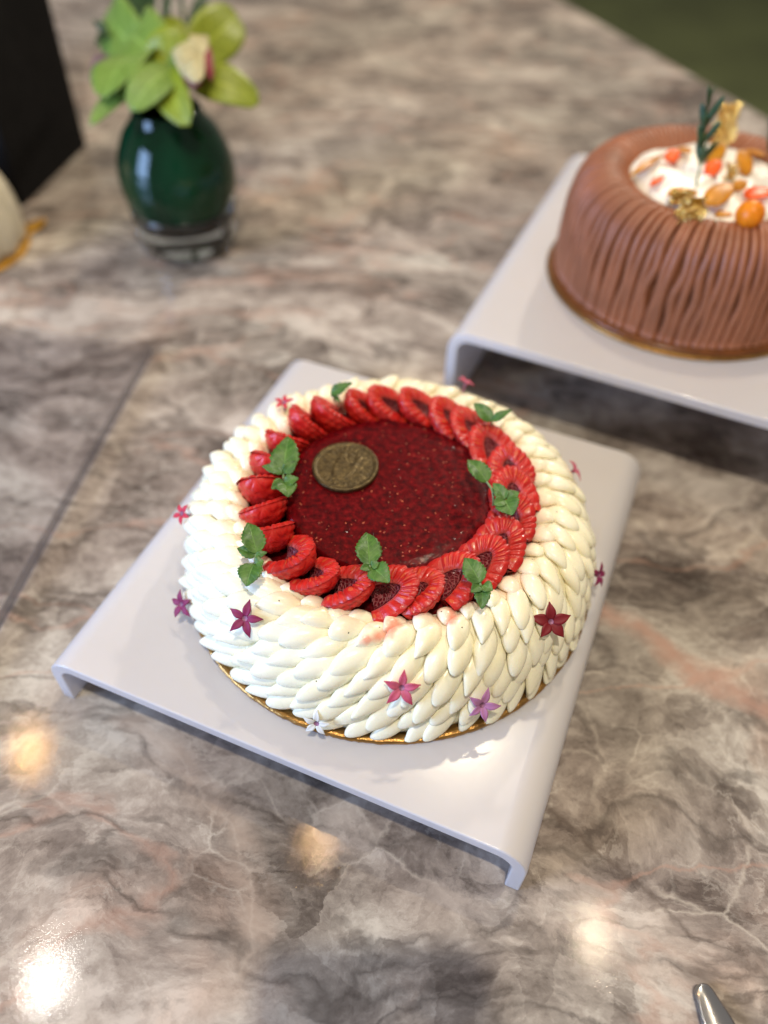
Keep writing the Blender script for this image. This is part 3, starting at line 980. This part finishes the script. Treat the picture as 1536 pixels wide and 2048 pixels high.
# ------------------------------------------------------------------ star flowers
SURF = np.array([prof_at(s)[:2] for s in np.linspace(0, PLEN, 120)])
SNRM = np.array([prof_at(s)[2:] for s in np.linspace(0, PLEN, 120)])
def cake_hit(px, py, off=0.0055):
    d = ray(px, py); o = Vector((0, 0, H)) - CAKE
    best = (9, None)
    for i in range(900):
        t = 0.25 + i * 0.0005
        q = o + d * t
        dist = np.hypot(SURF[:, 0] - math.hypot(q.x, q.y), SURF[:, 1] - q.z)
        j = int(dist.argmin())
        if dist[j] < best[0]: best = (dist[j], q.copy(), j)
        if dist[j] < off: break
    _, q, j = best
    a = math.atan2(q.y, q.x)
    nr, nz = SNRM[j]
    return q + CAKE, Vector((nr * math.cos(a), nr * math.sin(a), nz))

def flower_mat(name, c, tip):
    k = NT(name)
    u = k.n('SeparateXYZ', ins={0: k.uv()}).outputs[0]
    col = k.mix(u, c, tip)
    col = k.mix(k.ramp(k.noise(k.obj(), 500.0, 3, 0.6), [(0.35, 0.0), (0.7, 0.5)]), col, tuple(min(1, x * 1.25 + 0.004) for x in c))
    k.p(Base_Color=col, Roughness=0.6, Subsurface_Weight=0.1, Subsurface_Radius=(0.001, 0.0006, 0.0006))
    return k.m
FL = {
    'crimson': flower_mat('crimson_petal', (0.17, 0.001, 0.007), (0.19, 0.001, 0.005)),
    'magenta': flower_mat('magenta_petal', (0.22, 0.008, 0.08), (0.20, 0.002, 0.040)),
    'pink': flower_mat('pink_petal', (0.55, 0.12, 0.20), (0.42, 0.015, 0.06)),
    'mauve': flower_mat('mauve_petal', (0.42, 0.17, 0.33), (0.40, 0.16, 0.34)),
    'white': flower_mat('white_petal', (0.70, 0.68, 0.62), (0.78, 0.77, 0.74)),
    'red': flower_mat('red_petal', (0.55, 0.02, 0.05), (0.48, 0.015, 0.04)),
}
FLM = mat_simple('flower_throat', (0.30, 0.12, 0.20), 0.6, nscale=800.0, var=0.5)
FLOWERS = [  # px, py, colour, petal length px, spin, camera-facing blend, label
    (366, 1028, 'red', 24, 0.9, 0.5, 'small red star flower on the left edge of the cream'),
    (366, 1208, 'magenta', 30, 0.4, 0.45, 'magenta star flower on the lower left edge of the cream'),
    (491, 1237, 'magenta', 33, 1.30, 0.6, 'magenta star flower on the cream at front left'),
    (803, 1374, 'pink', 34, 1.45, 0.35, 'bright pink star flower low on the front cream petals'),
    (963, 1408, 'mauve', 32, 1.30, 0.4, 'faded mauve star flower at the lower right cake edge'),
    (634, 1444, 'white', 28, 0.15, 0.3, 'small white star flower at the cake foot in front'),
    (1100, 1243, 'crimson', 36, 1.63, 0.6, 'dark red star flower on the right front cream'),
    (1194, 1150, 'magenta', 28, 0.2, 0.35, 'dark magenta star flower on the right edge of the cream'),
    (1147, 942, 'pink', 28, 0.9, 0.15, 'pinkish red star flower on the right, further back'),
    (931, 768, 'pink', 22, 0.4, 0.2, 'pink star flower at the back of the cream'),
    (568, 808, 'red', 22, 0.2, 0.2, 'blurred red star flower at the back left of the cream'),
]
for px, py, colr, lpx, spin, blend, lab in FLOWERS:
    P, N = cake_hit(px, py, 0.0058)
    V = (Vector((0, 0, H)) - P).normalized()
    N = (N * (1 - blend) + V * blend).normalized()
    # camera-up projected on the flower's plane
    upv = Vector((0, _s, _c)); U = (upv - N * upv.dot(N)).normalized(); Rt = U.cross(N).normalized()
    t = thing('star_flower', lab, 'flower', P, 'star flowers pressed into the cream')
    for k in range(5):
        a = spin + 2 * math.pi * k / 5 + rng.uniform(-.08, .08)
        dirv = Rt * math.cos(a) + U * math.sin(a)
        L = lpx * PX * 1.05 * rng.uniform(0.9, 1.08)
        leaf('petal', t, P + dirv * 0.0010 + N * 0.0008, P + dirv * L + N * (0.0008 + rng.uniform(-.0006, .0016)), L * (0.52 if colr == 'crimson' else 0.42), FL[colr], up=N, arch=0.10, fold=0.25,
             shape='star', nu=13, nv=5, thick=0.0003)
    pts = [P - N * 0.0055, P - N * 0.002, P + N * 0.0012]
    stem('throat', t, pts, np.array([0.0005, 0.0006, 0.0007, 0.0008, 0.0011, 0.0013]), FLM, 6)

# ------------------------------------------------------------------ chestnut cake on the taller stand
C2 = Vector((0.200, 0.495, Z2))
board('cake_board', 'gold brown round card board under the brown striped cake', C2 + Vector((0, 0, 0.0002)), 0.0925, 0.0024)
chest = thing('chestnut_cake', 'brown chestnut cake of piped strands with cream centre', 'cake', C2)
M['chestnut'] = mat_simple('chestnut_paste', (0.30, 0.105, 0.046), 0.48, nscale=40.0, var=0.2, Subsurface_Weight=0.1, Subsurface_Radius=(0.003, 0.0015, 0.001), bump=(500.0, 0.2, 0.0005))
cz = BZ
chest.scale = (1, 1, 1.075)
v, f = lathe([(0.080, cz), (0.0905, cz), (0.0910, cz + 0.0012), (0.0902, cz + 0.0022), (0.084, cz + 0.0028), (0.080, cz + 0.0028)], 96)
fix_normals(new_obj('caramel_base', v, f, mat_simple('caramel', (0.17, 0.050, 0.010), 0.25, nscale=80.0), chest))
v, f = lathe([(0, cz), (0.0825, cz), (0.0825, 0.03), (0.0812, 0.046), (0.0765, 0.0575), (0.069, 0.0640), (0.060, 0.0645), (0.053, 0.060), (0.0, 0.057)], 96)
fix_normals(new_obj('cake_body', v, f, M['chestnut'], chest))
NSTR = 100
for k in range(NSTR):
    a0 = 2 * math.pi * (k + rng.uniform(-0.2, 0.2)) / NSTR
    w1, w2 = rng.uniform(-0.016, 0.016), rng.uniform(-0.022, 0.022)
    pf = [(0.0500, 0.0590, 0.10), (0.0540, 0.0650, 0.07), (0.062, 0.0680, 0.04), (0.071, 0.0675, 0.01), (0.0800, 0.0600, 0.0), (0.0840, 0.0480, w1),
          (0.0850, 0.034, w2), (0.0852, 0.020, w1 * .6), (0.0850, 0.0062, 0)]
    pth = smooth_path([((r) * math.cos(a0 + w), (r) * math.sin(a0 + w), z) for r, z, w in pf], 22)
    rad = np.linspace(0.0021, 0.0034, 22)
    v, f = tube(pth, rad * rng.uniform(0.92, 1.05), 8, ref=(-math.sin(a0), math.cos(a0), 0.0))
    new_obj('strand', v, f, M['chestnut'], chest)
M['white_cream'] = mat_simple('white_cream', (0.90, 0.85, 0.76), 0.35, nscale=60.0, var=0.06, Subsurface_Weight=0.3, Subsurface_Radius=(0.006, 0.005, 0.004), bump=(90.0, 0.3, 0.002))
def cb(r, z, a):
    return (r * (1 + 0.03 * math.sin(7 * a)), z + 0.0015 * math.sin(5 * a + r * 150) + 0.001 * math.sin(9 * a - r * 260))
v, f = lathe([(0.053, 0.056), (0.0525, 0.0635), (0.048, 0.0668), (0.038, 0.0680), (0.024, 0.0690), (0.010, 0.0695), (0, 0.0695)], 72, bump=cb)
fix_normals(new_obj('cream_centre', v, f, M['white_cream'], chest))

M['orange'] = mat_simple('candied_orange', (0.85, 0.24, 0.010), 0.35, nscale=150.0, Subsurface_Weight=0.3, Subsurface_Radius=(0.004, 0.002, 0.0005), Specular_IOR_Level=0.25)
M['peel'] = mat_simple('candied_peel', (0.52, 0.20, 0.008), 0.35, nscale=150.0, Subsurface_Weight=0.3, Subsurface_Radius=(0.004, 0.002, 0.0005), Specular_IOR_Level=0.25)
M['redor'] = mat_simple('red_orange_peel', (0.82, 0.10, 0.008), 0.35, nscale=150.0, Specular_IOR_Level=0.25)
M['goldleaf'] = mat_simple('gold_leaf', (0.85, 0.58, 0.20), 0.22, nscale=300.0, Metallic=1.0, bump=(900.0, 0.8, 0.001))
M['rosemary'] = mat_leaf('rosemary', (0.022, 0.060, 0.025), (0.05, 0.11, 0.045))
ztop = C2.z + 0.0702 * 1.075
S2 = 1 / 2450.0
def piece(name, lab, cat, b, t, w, mat, dz=0.003, shape='broad', thick=0.0014, arch=0.04, grp='candied orange pieces on the cream'):
    B = at(*b, ztop + 0.0005); T = at(*t, ztop + dz)
    root = thing(name, lab, cat, B, grp)
    leaf('slice', root, B, T, w * S2, mat, arch=arch, fold=0.1, shape=shape, thick=thick, nu=11, nv=5)
piece('candied_orange', 'long amber peel strip reaching the left rim of the cream', 'candied peel', (1262, 352), (1330, 310), 13, M['peel'], .002, 'lance')
piece('candied_orange', 'short red orange peel piece left of the rosemary', 'candied peel', (1338, 325), (1352, 300), 22, M['redor'], .004)
piece('candied_orange', 'amber peel curl at the back behind the rosemary', 'candied peel', (1350, 300), (1382, 305), 20, M['peel'], .004)
piece('candied_orange', 'amber peel piece standing in the middle of the cream', 'candied peel', (1422, 330), (1450, 290), 24, M['peel'], .012)
piece('candied_orange', 'red orange peel slice right of the rosemary sprig', 'candied peel', (1415, 350), (1440, 322), 24, M['redor'], .006)
piece('candied_orange', 'amber peel crescent at the right back of the cream', 'candied peel', (1492, 352), (1482, 300), 24, M['peel'], .008)
piece('candied_orange', 'second amber peel crescent at the frame edge', 'candied peel', (1480, 303), (1530, 312), 16, M['peel'], .007)
piece('candied_orange', 'oval amber peel near the gold leaf on the left front', 'candied peel', (1334, 388), (1396, 388), 24, M['peel'], .003)
piece('candied_orange', 'triangular amber peel piece left of the orange ball', 'candied peel', (1415, 412), (1462, 368), 34, M['peel'], .006)
piece('candied_orange', 'small amber peel sliver at the front cream edge', 'candied peel', (1430, 430), (1464, 430), 13, M['peel'], .002)
piece('candied_orange', 'bright red orange slice at the right frame edge', 'candied peel', (1488, 392), (1545, 385), 30, M['redor'], .003)
piece('candied_orange', 'flat amber peel between the rosemary and the standing peel', 'candied peel', (1400, 318), (1428, 305), 20, M['peel'], .003)
piece('candied_orange', 'thin orange peel strip left of the gold leaf', 'candied peel', (1300, 372), (1330, 352), 12, M['redor'], .002, 'lance')
piece('candied_orange', 'amber peel square behind the orange slice', 'candied peel', (1470, 380), (1492, 362), 20, M['peel'], .004)
def ball():
    v, f = lathe([(0, -0.0085)] + [(0.0080 * math.sin(math.pi * i / 12), -0.0085 * math.cos(math.pi * i / 12)) for i in range(1, 12)] + [(0, 0.0085)], 28,
                 bump=lambda r, z, a: (r * (1 + 0.03 * math.sin(3 * a)), z))
    o = fix_normals(new_obj('candied_kumquat', v, f, M['orange']))
    o.location = at(1500, 430, ztop + 0.0045)
    o.rotation_euler = (0.4, 0.2, 0)
    tag(o, 'bright orange round candied kumquat on the front of the cream', 'candied fruit')
ball()
def gold_flake(lab, px, py, wpx, hpx, z):
    rs = np.random.RandomState(px)
    c = at(px, py, z)
    n = 9
    P = np.zeros((n, n, 3))
    for i in range(n):
        for j in range(n):
            a, b = (i / (n - 1) - .5), (j / (n - 1) - .5)
            P[i, j] = (a * wpx * S2 + rs.normal(0, .0009), rs.normal(0, 0.0014) + b * hpx * S2 * 0.45, b * hpx * S2 * 1.1 + rs.normal(0, .0009))
    v, f = sheet(P, 0.0003)
    o = new_obj('gold_leaf_flake', v, f, M['goldleaf'], smooth=False)
    o.location = c
    tag(o, lab, 'gold leaf', 'gold leaf flakes on the brown cake')
gold_flake('tall crumpled gold leaf flake at the back of the cream', 1452, 248, 34, 50, ztop + 0.012)
gold_flake('crumpled gold leaf flake at the left front of the cream', 1385, 420, 36, 30, ztop + 0.005)
gold_flake('small pale gold leaf flake beside the amber oval', 1362, 395, 30, 16, ztop + 0.0035)
gold_flake('tiny gold leaf flake in the middle of the cream', 1462, 345, 14, 22, ztop + 0.004)
def rosemary(lab, px, py, hgt, seed):
    b = at(px, py, ztop - 0.001)
    t = thing('rosemary_sprig', lab, 'rosemary', b, 'rosemary sprigs on the brown cake')
    rs = np.random.RandomState(seed)
    top = b + Vector((-0.006, 0.006, hgt))
    stem('stem', t, [b, (b + top) / 2 + Vector((.001, 0, 0)), top], 0.0008, M['mint_stem'], 8)
    for k in range(13):
        u = 0.30 + 0.70 * k / 12
        p = b + (top - b) * u
        a = k * 2.4 + rs.uniform(-.3, .3)
        d = Vector((math.cos(a) * 0.45, math.sin(a) * 0.45, 1.0)).normalized()
        leaf('needle', t, p, p + d * 0.016 * rs.uniform(0.7, 1.1), 0.0038, M['rosemary'], up=(math.cos(a + 1.5), math.sin(a + 1.5), 0.3), shape='needle', nu=7, nv=3, thick=0.0005, arch=0.05)
rosemary('upright rosemary sprig left of the gold leaf', 1392, 374, 0.042, 1)
rosemary('rosemary sprig at the right frame edge', 1542, 335, 0.022, 2)

# ------------------------------------------------------------------ vase with orchids
VC = Vector((-0.1776, 0.632, 0.0))
vase = thing('vase', 'dark green glass bud vase with thick clear foot', 'vase', VC)
k = NT('green_glass'); k.p(Base_Color=(0.004, 0.030, 0.014, 1), Roughness=0.06, IOR=1.38)
cg = k.ramp(k.noise(k.mapping(k.obj(), scale=(1, 1, 0.4)), 30.0, 3, 0.5), [(0.3, (0.001, 0.012, 0.004)), (0.7, (0.003, 0.040, 0.015))]); k.p(Base_Color=cg)
M['green_glass'] = k.m
k = NT('clear_glass'); k.p(Base_Color=(0.90, 0.94, 0.93, 1), Roughness=0.02, Transmission_Weight=1.0, IOR=1.5)
k.bump(k.noise(k.obj(), 20.0, 2, 0.5), 0.02, 0.002)
M['clear_glass'] = k.m
pg = smooth_path([(0.0, 0.0215), (0.020, 0.0218), (0.036, 0.026), (0.0435, 0.040), (0.0470, 0.058), (0.0452, 0.076), (0.0380, 0.094), (0.0290, 0.106), (0.0262, 0.113)], 40)
prof = [(max(float(r), 0), float(z)) for r, z in pg]; prof[0] = (0, 0.0215)
prof += [(0.0245, 0.1135), (0.0235, 0.112), (0.027, 0.100), (0.034, 0.085), (0.0, 0.080)]
v, f = lathe(prof, 72)
fix_normals(new_obj('body', v, f, M['green_glass'], vase))
pc = [(0, 0.0003), (0.034, 0.0003), (0.0385, 0.003), (0.0412, 0.012), (0.0430, 0.026), (0.0440, 0.036), (0.0437, 0.0395), (0.0425, 0.0365), (0.0360, 0.0250), (0.020, 0.0208), (0, 0.0205)]
v, f = lathe(pc, 72)
fix_normals(new_obj('foot', v, f, M['clear_glass'], vase))

M['orchid'] = mat_leaf('orchid_green', (0.18, 0.23, 0.010), (0.28, 0.33, 0.022))
M['orchid2'] = mat_leaf('orchid_cool_green', (0.13, 0.22, 0.026), (0.21, 0.31, 0.060))
M['lip'] = mat_simple('orchid_lip', (0.50, 0.42, 0.22), 0.5, nscale=200.0, Subsurface_Weight=0.1)
M['lip_red'] = mat_simple('orchid_lip_red', (0.22, 0.015, 0.03), 0.5, nscale=200.0)
M['dark_leaf'] = mat_leaf('dark_leaf', (0.006, 0.030, 0.006), (0.014, 0.055, 0.010))
zo = 0.130
SV = 1 / 2650.0
def orchid(lab, mat, base, petals, lip):
    c = at(*base, zo)
    t = thing('orchid', lab, 'orchid', c, 'green orchids in the vase')
    for (b0, t0, w, z0, z1, up) in petals:
        leaf('petal', t, at(*b0, z0), at(*t0, z1), w * SV, mat, up=up, arch=0.14, fold=0.08, shape='broad', nu=17, nv=9, thick=0.0009)
    stem('stem', t, [c, (c + Vector((VC.x, VC.y, 0.125))) / 2, (VC.x + 0.004, VC.y, 0.105), (VC.x, VC.y, 0.0815)], 0.0022, M['mint_stem'])
    if lip:
        for (b0, t0, w, z0, z1, mm) in lip:
            leaf('lip', t, at(*b0, z0), at(*t0, z1), w * SV, mm, up=(0.1, -0.8, 0.6), arch=0.15, fold=-0.3, shape='broad', nu=11, nv=7, thick=0.0012)
orchid('open yellow green orchid facing right with cream and red lip', M['orchid'], (385, 140), [
    ((378, 122), (474, 30), 100, .134, .146, (0.3, -0.9, 0.4)),
    ((388, 160), (518, 206), 82, .134, .122, (0.1, -0.5, 0.8)),
    ((335, 140), (380, 250), 78, .136, .120, (-0.2, -0.9, 0.5)),
    ((392, 130), (286, 120), 120, .140, .142, (-0.1, -0.9, 0.6)),
    ((385, 110), (316, 46), 66, .132, .146, (0.1, -0.8, 0.6)),
], [((388, 74), (392, 140), 62, .146, .146, M['lip']), ((364, 88), (378, 160), 40, .148, .144, M['lip']), ((408, 92), (424, 162), 26, .145, .141, M['lip_red']),
    ((374, 140), (400, 172), 34, .147, .142, M['lip_red']), ((384, 118), (394, 166), 44, .151, .146, M['lip'])])
orchid('cool green orchid seen from behind on the left of the vase', M['orchid2'], (290, 130), [
    ((300, 130), (226, 10), 110, .130, .142, (-0.4, -0.8, 0.5)),
    ((310, 110), (212, 196), 130, .134, .130, (-0.4, -0.8, 0.6)),
    ((315, 165), (180, 252), 44, .124, .112, (-0.2, -0.6, 0.8)),
    ((262, 70), (352, 150), 130, .136, .138, (0.1, -0.9, 0.5)),
    ((350, 140), (262, 222), 80, .140, .126, (-0.2, -0.8, 0.6)),
], None)
def foliage(lab, leaves, mat, cat='foliage'):
    c = Vector((VC.x, VC.y, 0.1))
    t = thing('foliage_stem', lab, cat, c, 'foliage in the vase')
    mid = Vector((0, 0, 0))
    for (b0, t0, w, z0, z1) in leaves:
        leaf('leaf', t, at(*b0, z0), at(*t0, z1), w * SV, mat, up=(0.1, -0.8, 0.6), shape='lance', nu=13, nv=5, thick=0.0006)
    b = at(*leaves[0][0], leaves[0][3])
    stem('stem', t, [b, (b + c) / 2 + Vector((0, 0, 0.008)), (VC.x + 0.003, VC.y + 0.003, 0.1), (VC.x, VC.y, 0.0815)], 0.0013, M['mint_stem'])
foliage('broad dark green leaf rising behind the orchids', [((300, 95), (276, -60), 90, .122, .136), ((330, 70), (345, -20), 22, .112, .125), ((312, 75), (338, 35), 30, .112, .118)], M['dark_leaf'])
foliage('small dark leaves at the top right of the orchids', [((372, 60), (432, -25), 26, .115, .130), ((372, 60), (362, -15), 12, .115, .130)], M['dark_leaf'])
foliage('small blue green leaf tips left of the orchids', [((225, 75), (185, 40), 16, .135, .145), ((225, 70), (190, 95), 22, .135, .138)], M['dark_leaf'])
purple = flower_mat('purple_bud', (0.16, 0.10, 0.16), (0.12, 0.05, 0.07))
foliage('small purple bud hanging left of the orchids', [((215, 110), (180, 165), 22, .132, .124), ((205, 115), (192, 140), 22, .131, .128)], purple, 'flower bud')

# ------------------------------------------------------------------ black paper bag
def bag():
    A = Vector((-0.3156, 0.8069, 0)); Bp = Vector((-0.3387, 0.6834, 0))
    d = (Bp - A).normalized(); nrm = Vector((-d.y, d.x, 0))      # to the left of travel
    if nrm.x > 0: nrm = -nrm
    dep = (Bp - A).length; wid = 0.26; hgt = 0.33
    k = NT('black_paper'); k.p(Base_Color=k.ramp(k.noise(k.obj(), 60.0, 4, 0.6), [(0.3, (0.0025, 0.002, 0.002)), (0.7, (0.006, 0.005, 0.005))]), Roughness=0.8, Specular_IOR_Level=0.15)
    k.bump(k.noise(k.obj(), 18.0, 3, 0.5), 0.15, 0.004)
    root = thing('paper_bag', 'black paper carrier bag standing at the back left', 'bag', A)
    def q(a, b, z): return d * a + nrm * b + Vector((0, 0, z))
    nz = 10
    v = []
    for i in range(nz + 1):
        z = hgt * i / nz
        pin = 0.012 * (i / nz) ** 1.5                            # gusset folds in towards the top
        ring = [q(0, 0, z), q(dep * .5, pin, z), q(dep, 0, z), q(dep, wid, z), q(dep * .5, wid - pin, z), q(0, wid, z)]
        v += ring
    f = []
    for i in range(nz):
        for j in range(6):
            j2 = (j + 1) % 6
            f.append((i * 6 + j, i * 6 + j2, (i + 1) * 6 + j2, (i + 1) * 6 + j))
    f.append(tuple(range(6))[::-1])
    o = new_obj('bag_body', v, f, k.m, root, smooth=False); fix_normals(o)
    for s in (0.0, dep):
        p0, p1 = q(s, wid * .3, hgt - .02), q(s, wid * .7, hgt - .02)
        t = smooth_path([p0, p0 + Vector((0, 0, .07)), (p0 + p1) / 2 + Vector((0, 0, .12)), p1 + Vector((0, 0, .07)), p1], 16)
        vv, ff = tube(t, 0.0022, 6)
        new_obj('handle', vv, ff, k.m, root)
bag()

# ------------------------------------------------------------------ small white dessert at the left edge
def dessert():
    c = Vector((-0.368, 0.610, 0))
    root = thing('fluted_dessert', 'white fluted dome dessert on gold card, cut by left frame edge', 'dessert', c)
    m = mat_simple('ivory_glaze', (0.72, 0.65, 0.50), 0.3, nscale=40.0, var=0.06, Subsurface_Weight=0.2, Subsurface_Radius=(0.006, 0.005, 0.003))
    prof = smooth_path([(0.050, 0.003), (0.0545, 0.008), (0.0560, 0.022), (0.053, 0.042), (0.044, 0.062), (0.028, 0.076), (0.010, 0.081), (0.0, 0.0815)], 30)
    pl = [(0, 0.003)] + [(max(float(r), 0), float(z)) for r, z in prof]; pl[-1] = (0, 0.0815)
    v, f = lathe(pl, 160, bump=lambda r, z, a: (r * (0.90 + 0.10 * abs(math.sin(a * 7)) ** 0.6), z))
    fix_normals(new_obj('dome', v, f, m, root))
    gm = mat_simple('gold_card_bright', (0.62, 0.32, 0.04), 0.35, Metallic=0.6, nscale=120.0)
    v, f = lathe([(0, 0.0003), (0.056, 0.0003), (0.0565, 0.001), (0.0565, 0.0026), (0.056, 0.003), (0, 0.003)], 96)
    card = fix_normals(new_obj('gold_card', v, f, gm, root))
    P = np.zeros((8, 7, 3)); a = R(34)
    for i in range(8):
        for j in range(7):
            u = i / 7; s = -1 + j / 3
            w = 0.0068 * math.sqrt(max(1 - max(0, (u - 0.4) / 0.6) ** 2, 0.02))
            r = 0.052 + 0.021 * u
            P[i, j] = (r * math.cos(a) - s * w * math.sin(a), r * math.sin(a) + s * w * math.cos(a), 0.0016 + 0.004 * u * u)
    v, f = sheet(P, 0.0022)
    new_obj('pull_tab', v, f, gm, card)
dessert()

# ------------------------------------------------------------------ clear sheet lying on the counter
def clear_sheet():
    A = at(305, 700, 0.0035); B2 = at(-30, 1300, 0.0035); d = (B2 - A).normalized(); n = Vector((d.y, -d.x, 0)); n = n if n.x < 0 else -n
    Lx, Wd, t = 0.40, 0.26, 0.0100
    k = NT('clear_acrylic')
    k.p(Base_Color=(0.20, 0.185, 0.20, 1), Roughness=0.10)
    tr = k.n('BsdfTransparent', ins={0: (0.94, 0.94, 0.95, 1)})
    nx = k.math('ABSOLUTE', k.n('SeparateXYZ', ins={0: k.n('NewGeometry').outputs['True Normal']}).outputs[0])
    fac = k.ramp(nx, [(0.3, 0.975), (0.8, 0.30)])      # the sawn long edges are dull grey, the faces and polished ends clear
    fac = k.math('MULTIPLY_ADD', k.noise(k.obj(), 30.0, 2, 0.5), 0.01, fac)
    ms = k.n('MixShader', ins={0: fac, 1: k.b.outputs[0], 2: tr.outputs[0]})
    k.t.links.new(ms.outputs[0], k.t.nodes['Material Output'].inputs[0])
    v = []
    for z in (0.0004, t):
        v += [Vector((0, 0, z)), d * Lx + Vector((0, 0, z)), d * Lx + n * Wd + Vector((0, 0, z)), n * Wd + Vector((0, 0, z))]
    f = [(0, 1, 2, 3), (7, 6, 5, 4)] + [(i, i + 4, (i + 1) % 4 + 4, (i + 1) % 4) for i in range(4)]
    o = new_obj('acrylic_sheet', v, f, k.m, smooth=False); fix_normals(o)
    b = o.modifiers.new('edge', 'BEVEL'); b.width = 0.0007; b.segments = 2
    o.location = (A.x, A.y, 0)
    tag(o, 'clear acrylic sheet lying flat left of the cream cake', 'acrylic sheet')
clear_sheet()

# ------------------------------------------------------------------ fork, only its handle end in view
def fork():
    T = at(1402, 1970, 0.003); E = at(1447, 2075, 0.003)
    d = (E - T).normalized(); s = Vector((-d.y, d.x, 0))
    st = mat_simple('stainless_steel', (0.50, 0.50, 0.52), 0.18, nscale=30.0, var=0.05, Metallic=1.0, bump=(300.0, 0.03, 0.0005))
    root = thing('fork', 'shiny steel fork handle end at the bottom right corner', 'cutlery', (T.x, T.y, 0))
    def blade(name, spec):
        n = len(spec)
        pts = smooth_path(spec, 40)
        P = np.zeros((40, 9, 3))
        for i, (u, w, z, off) in enumerate(pts):
            for j in range(9):
                q = -1 + j / 4
                P[i, j] = d * u + s * (q * w + off) + Vector((0, 0, z - 0.0007 * q * q))
        v, f = sheet(P, 0.0018)
        return new_obj(name, v, f, st, root)
    blade('handle', [(0, 0.0012, 0.0022, 0), (0.0015, 0.0034, 0.0025, 0), (0.006, 0.0046, 0.0029, 0), (0.018, 0.0068, 0.0034, 0), (0.035, 0.0058, 0.0045, 0), (0.07, 0.0040, 0.0075, 0), (0.11, 0.0032, 0.010, 0),
                     (0.13, 0.007, 0.007, 0), (0.145, 0.011, 0.004, 0)])
    for k in range(4):
        o = -0.0084 + 0.0056 * k
        blade('tine', [(0.143, 0.0020, 0.0042, o), (0.155, 0.0018, 0.0028, o), (0.175, 0.0015, 0.0028, o), (0.190, 0.0008, 0.005, o)])
fork()

# ------------------------------------------------------------------ the phone that takes the picture: out of view, its shadow falls at the bottom of the frame
def phone():
    k = mat_simple('phone_case', (0.02, 0.02, 0.022), 0.4)
    w, l, t, r = 0.079, 0.160, 0.009, 0.012
    pts = []
    for cx, cy, a0 in ((w / 2 - r, l / 2 - r, 0), (-w / 2 + r, l / 2 - r, 90), (-w / 2 + r, -l / 2 + r, 180), (w / 2 - r, -l / 2 + r, 270)):
        for i in range(7):
            a = R(a0 + 15 * i)
            pts.append((cx + r * math.cos(a), cy + r * math.sin(a)))
    n = len(pts)
    v = [(x, y, 0) for x, y in pts] + [(x, y, t) for x, y in pts]
    f = [tuple(range(n))[::-1], tuple(range(n, 2 * n))] + [(i, (i + 1) % n, n + (i + 1) % n, n + i) for i in range(n)]
    root = thing('smartphone', 'dark smartphone above the counter, shown only by its soft shadow', 'smartphone')
    root.matrix_world = cam.matrix_world @ Matrix.Translation((0.0, 0.012 - l / 2, 0.006))
    new_obj('phone_body', v, f, k, root, smooth=False)
    new_obj('screen', [(x * 0.94, y * 0.97, t + 0.0003) for x, y in pts], [tuple(range(n))], mat_simple('phone_screen', (0.03, 0.03, 0.035), 0.1), root, smooth=False)
phone()
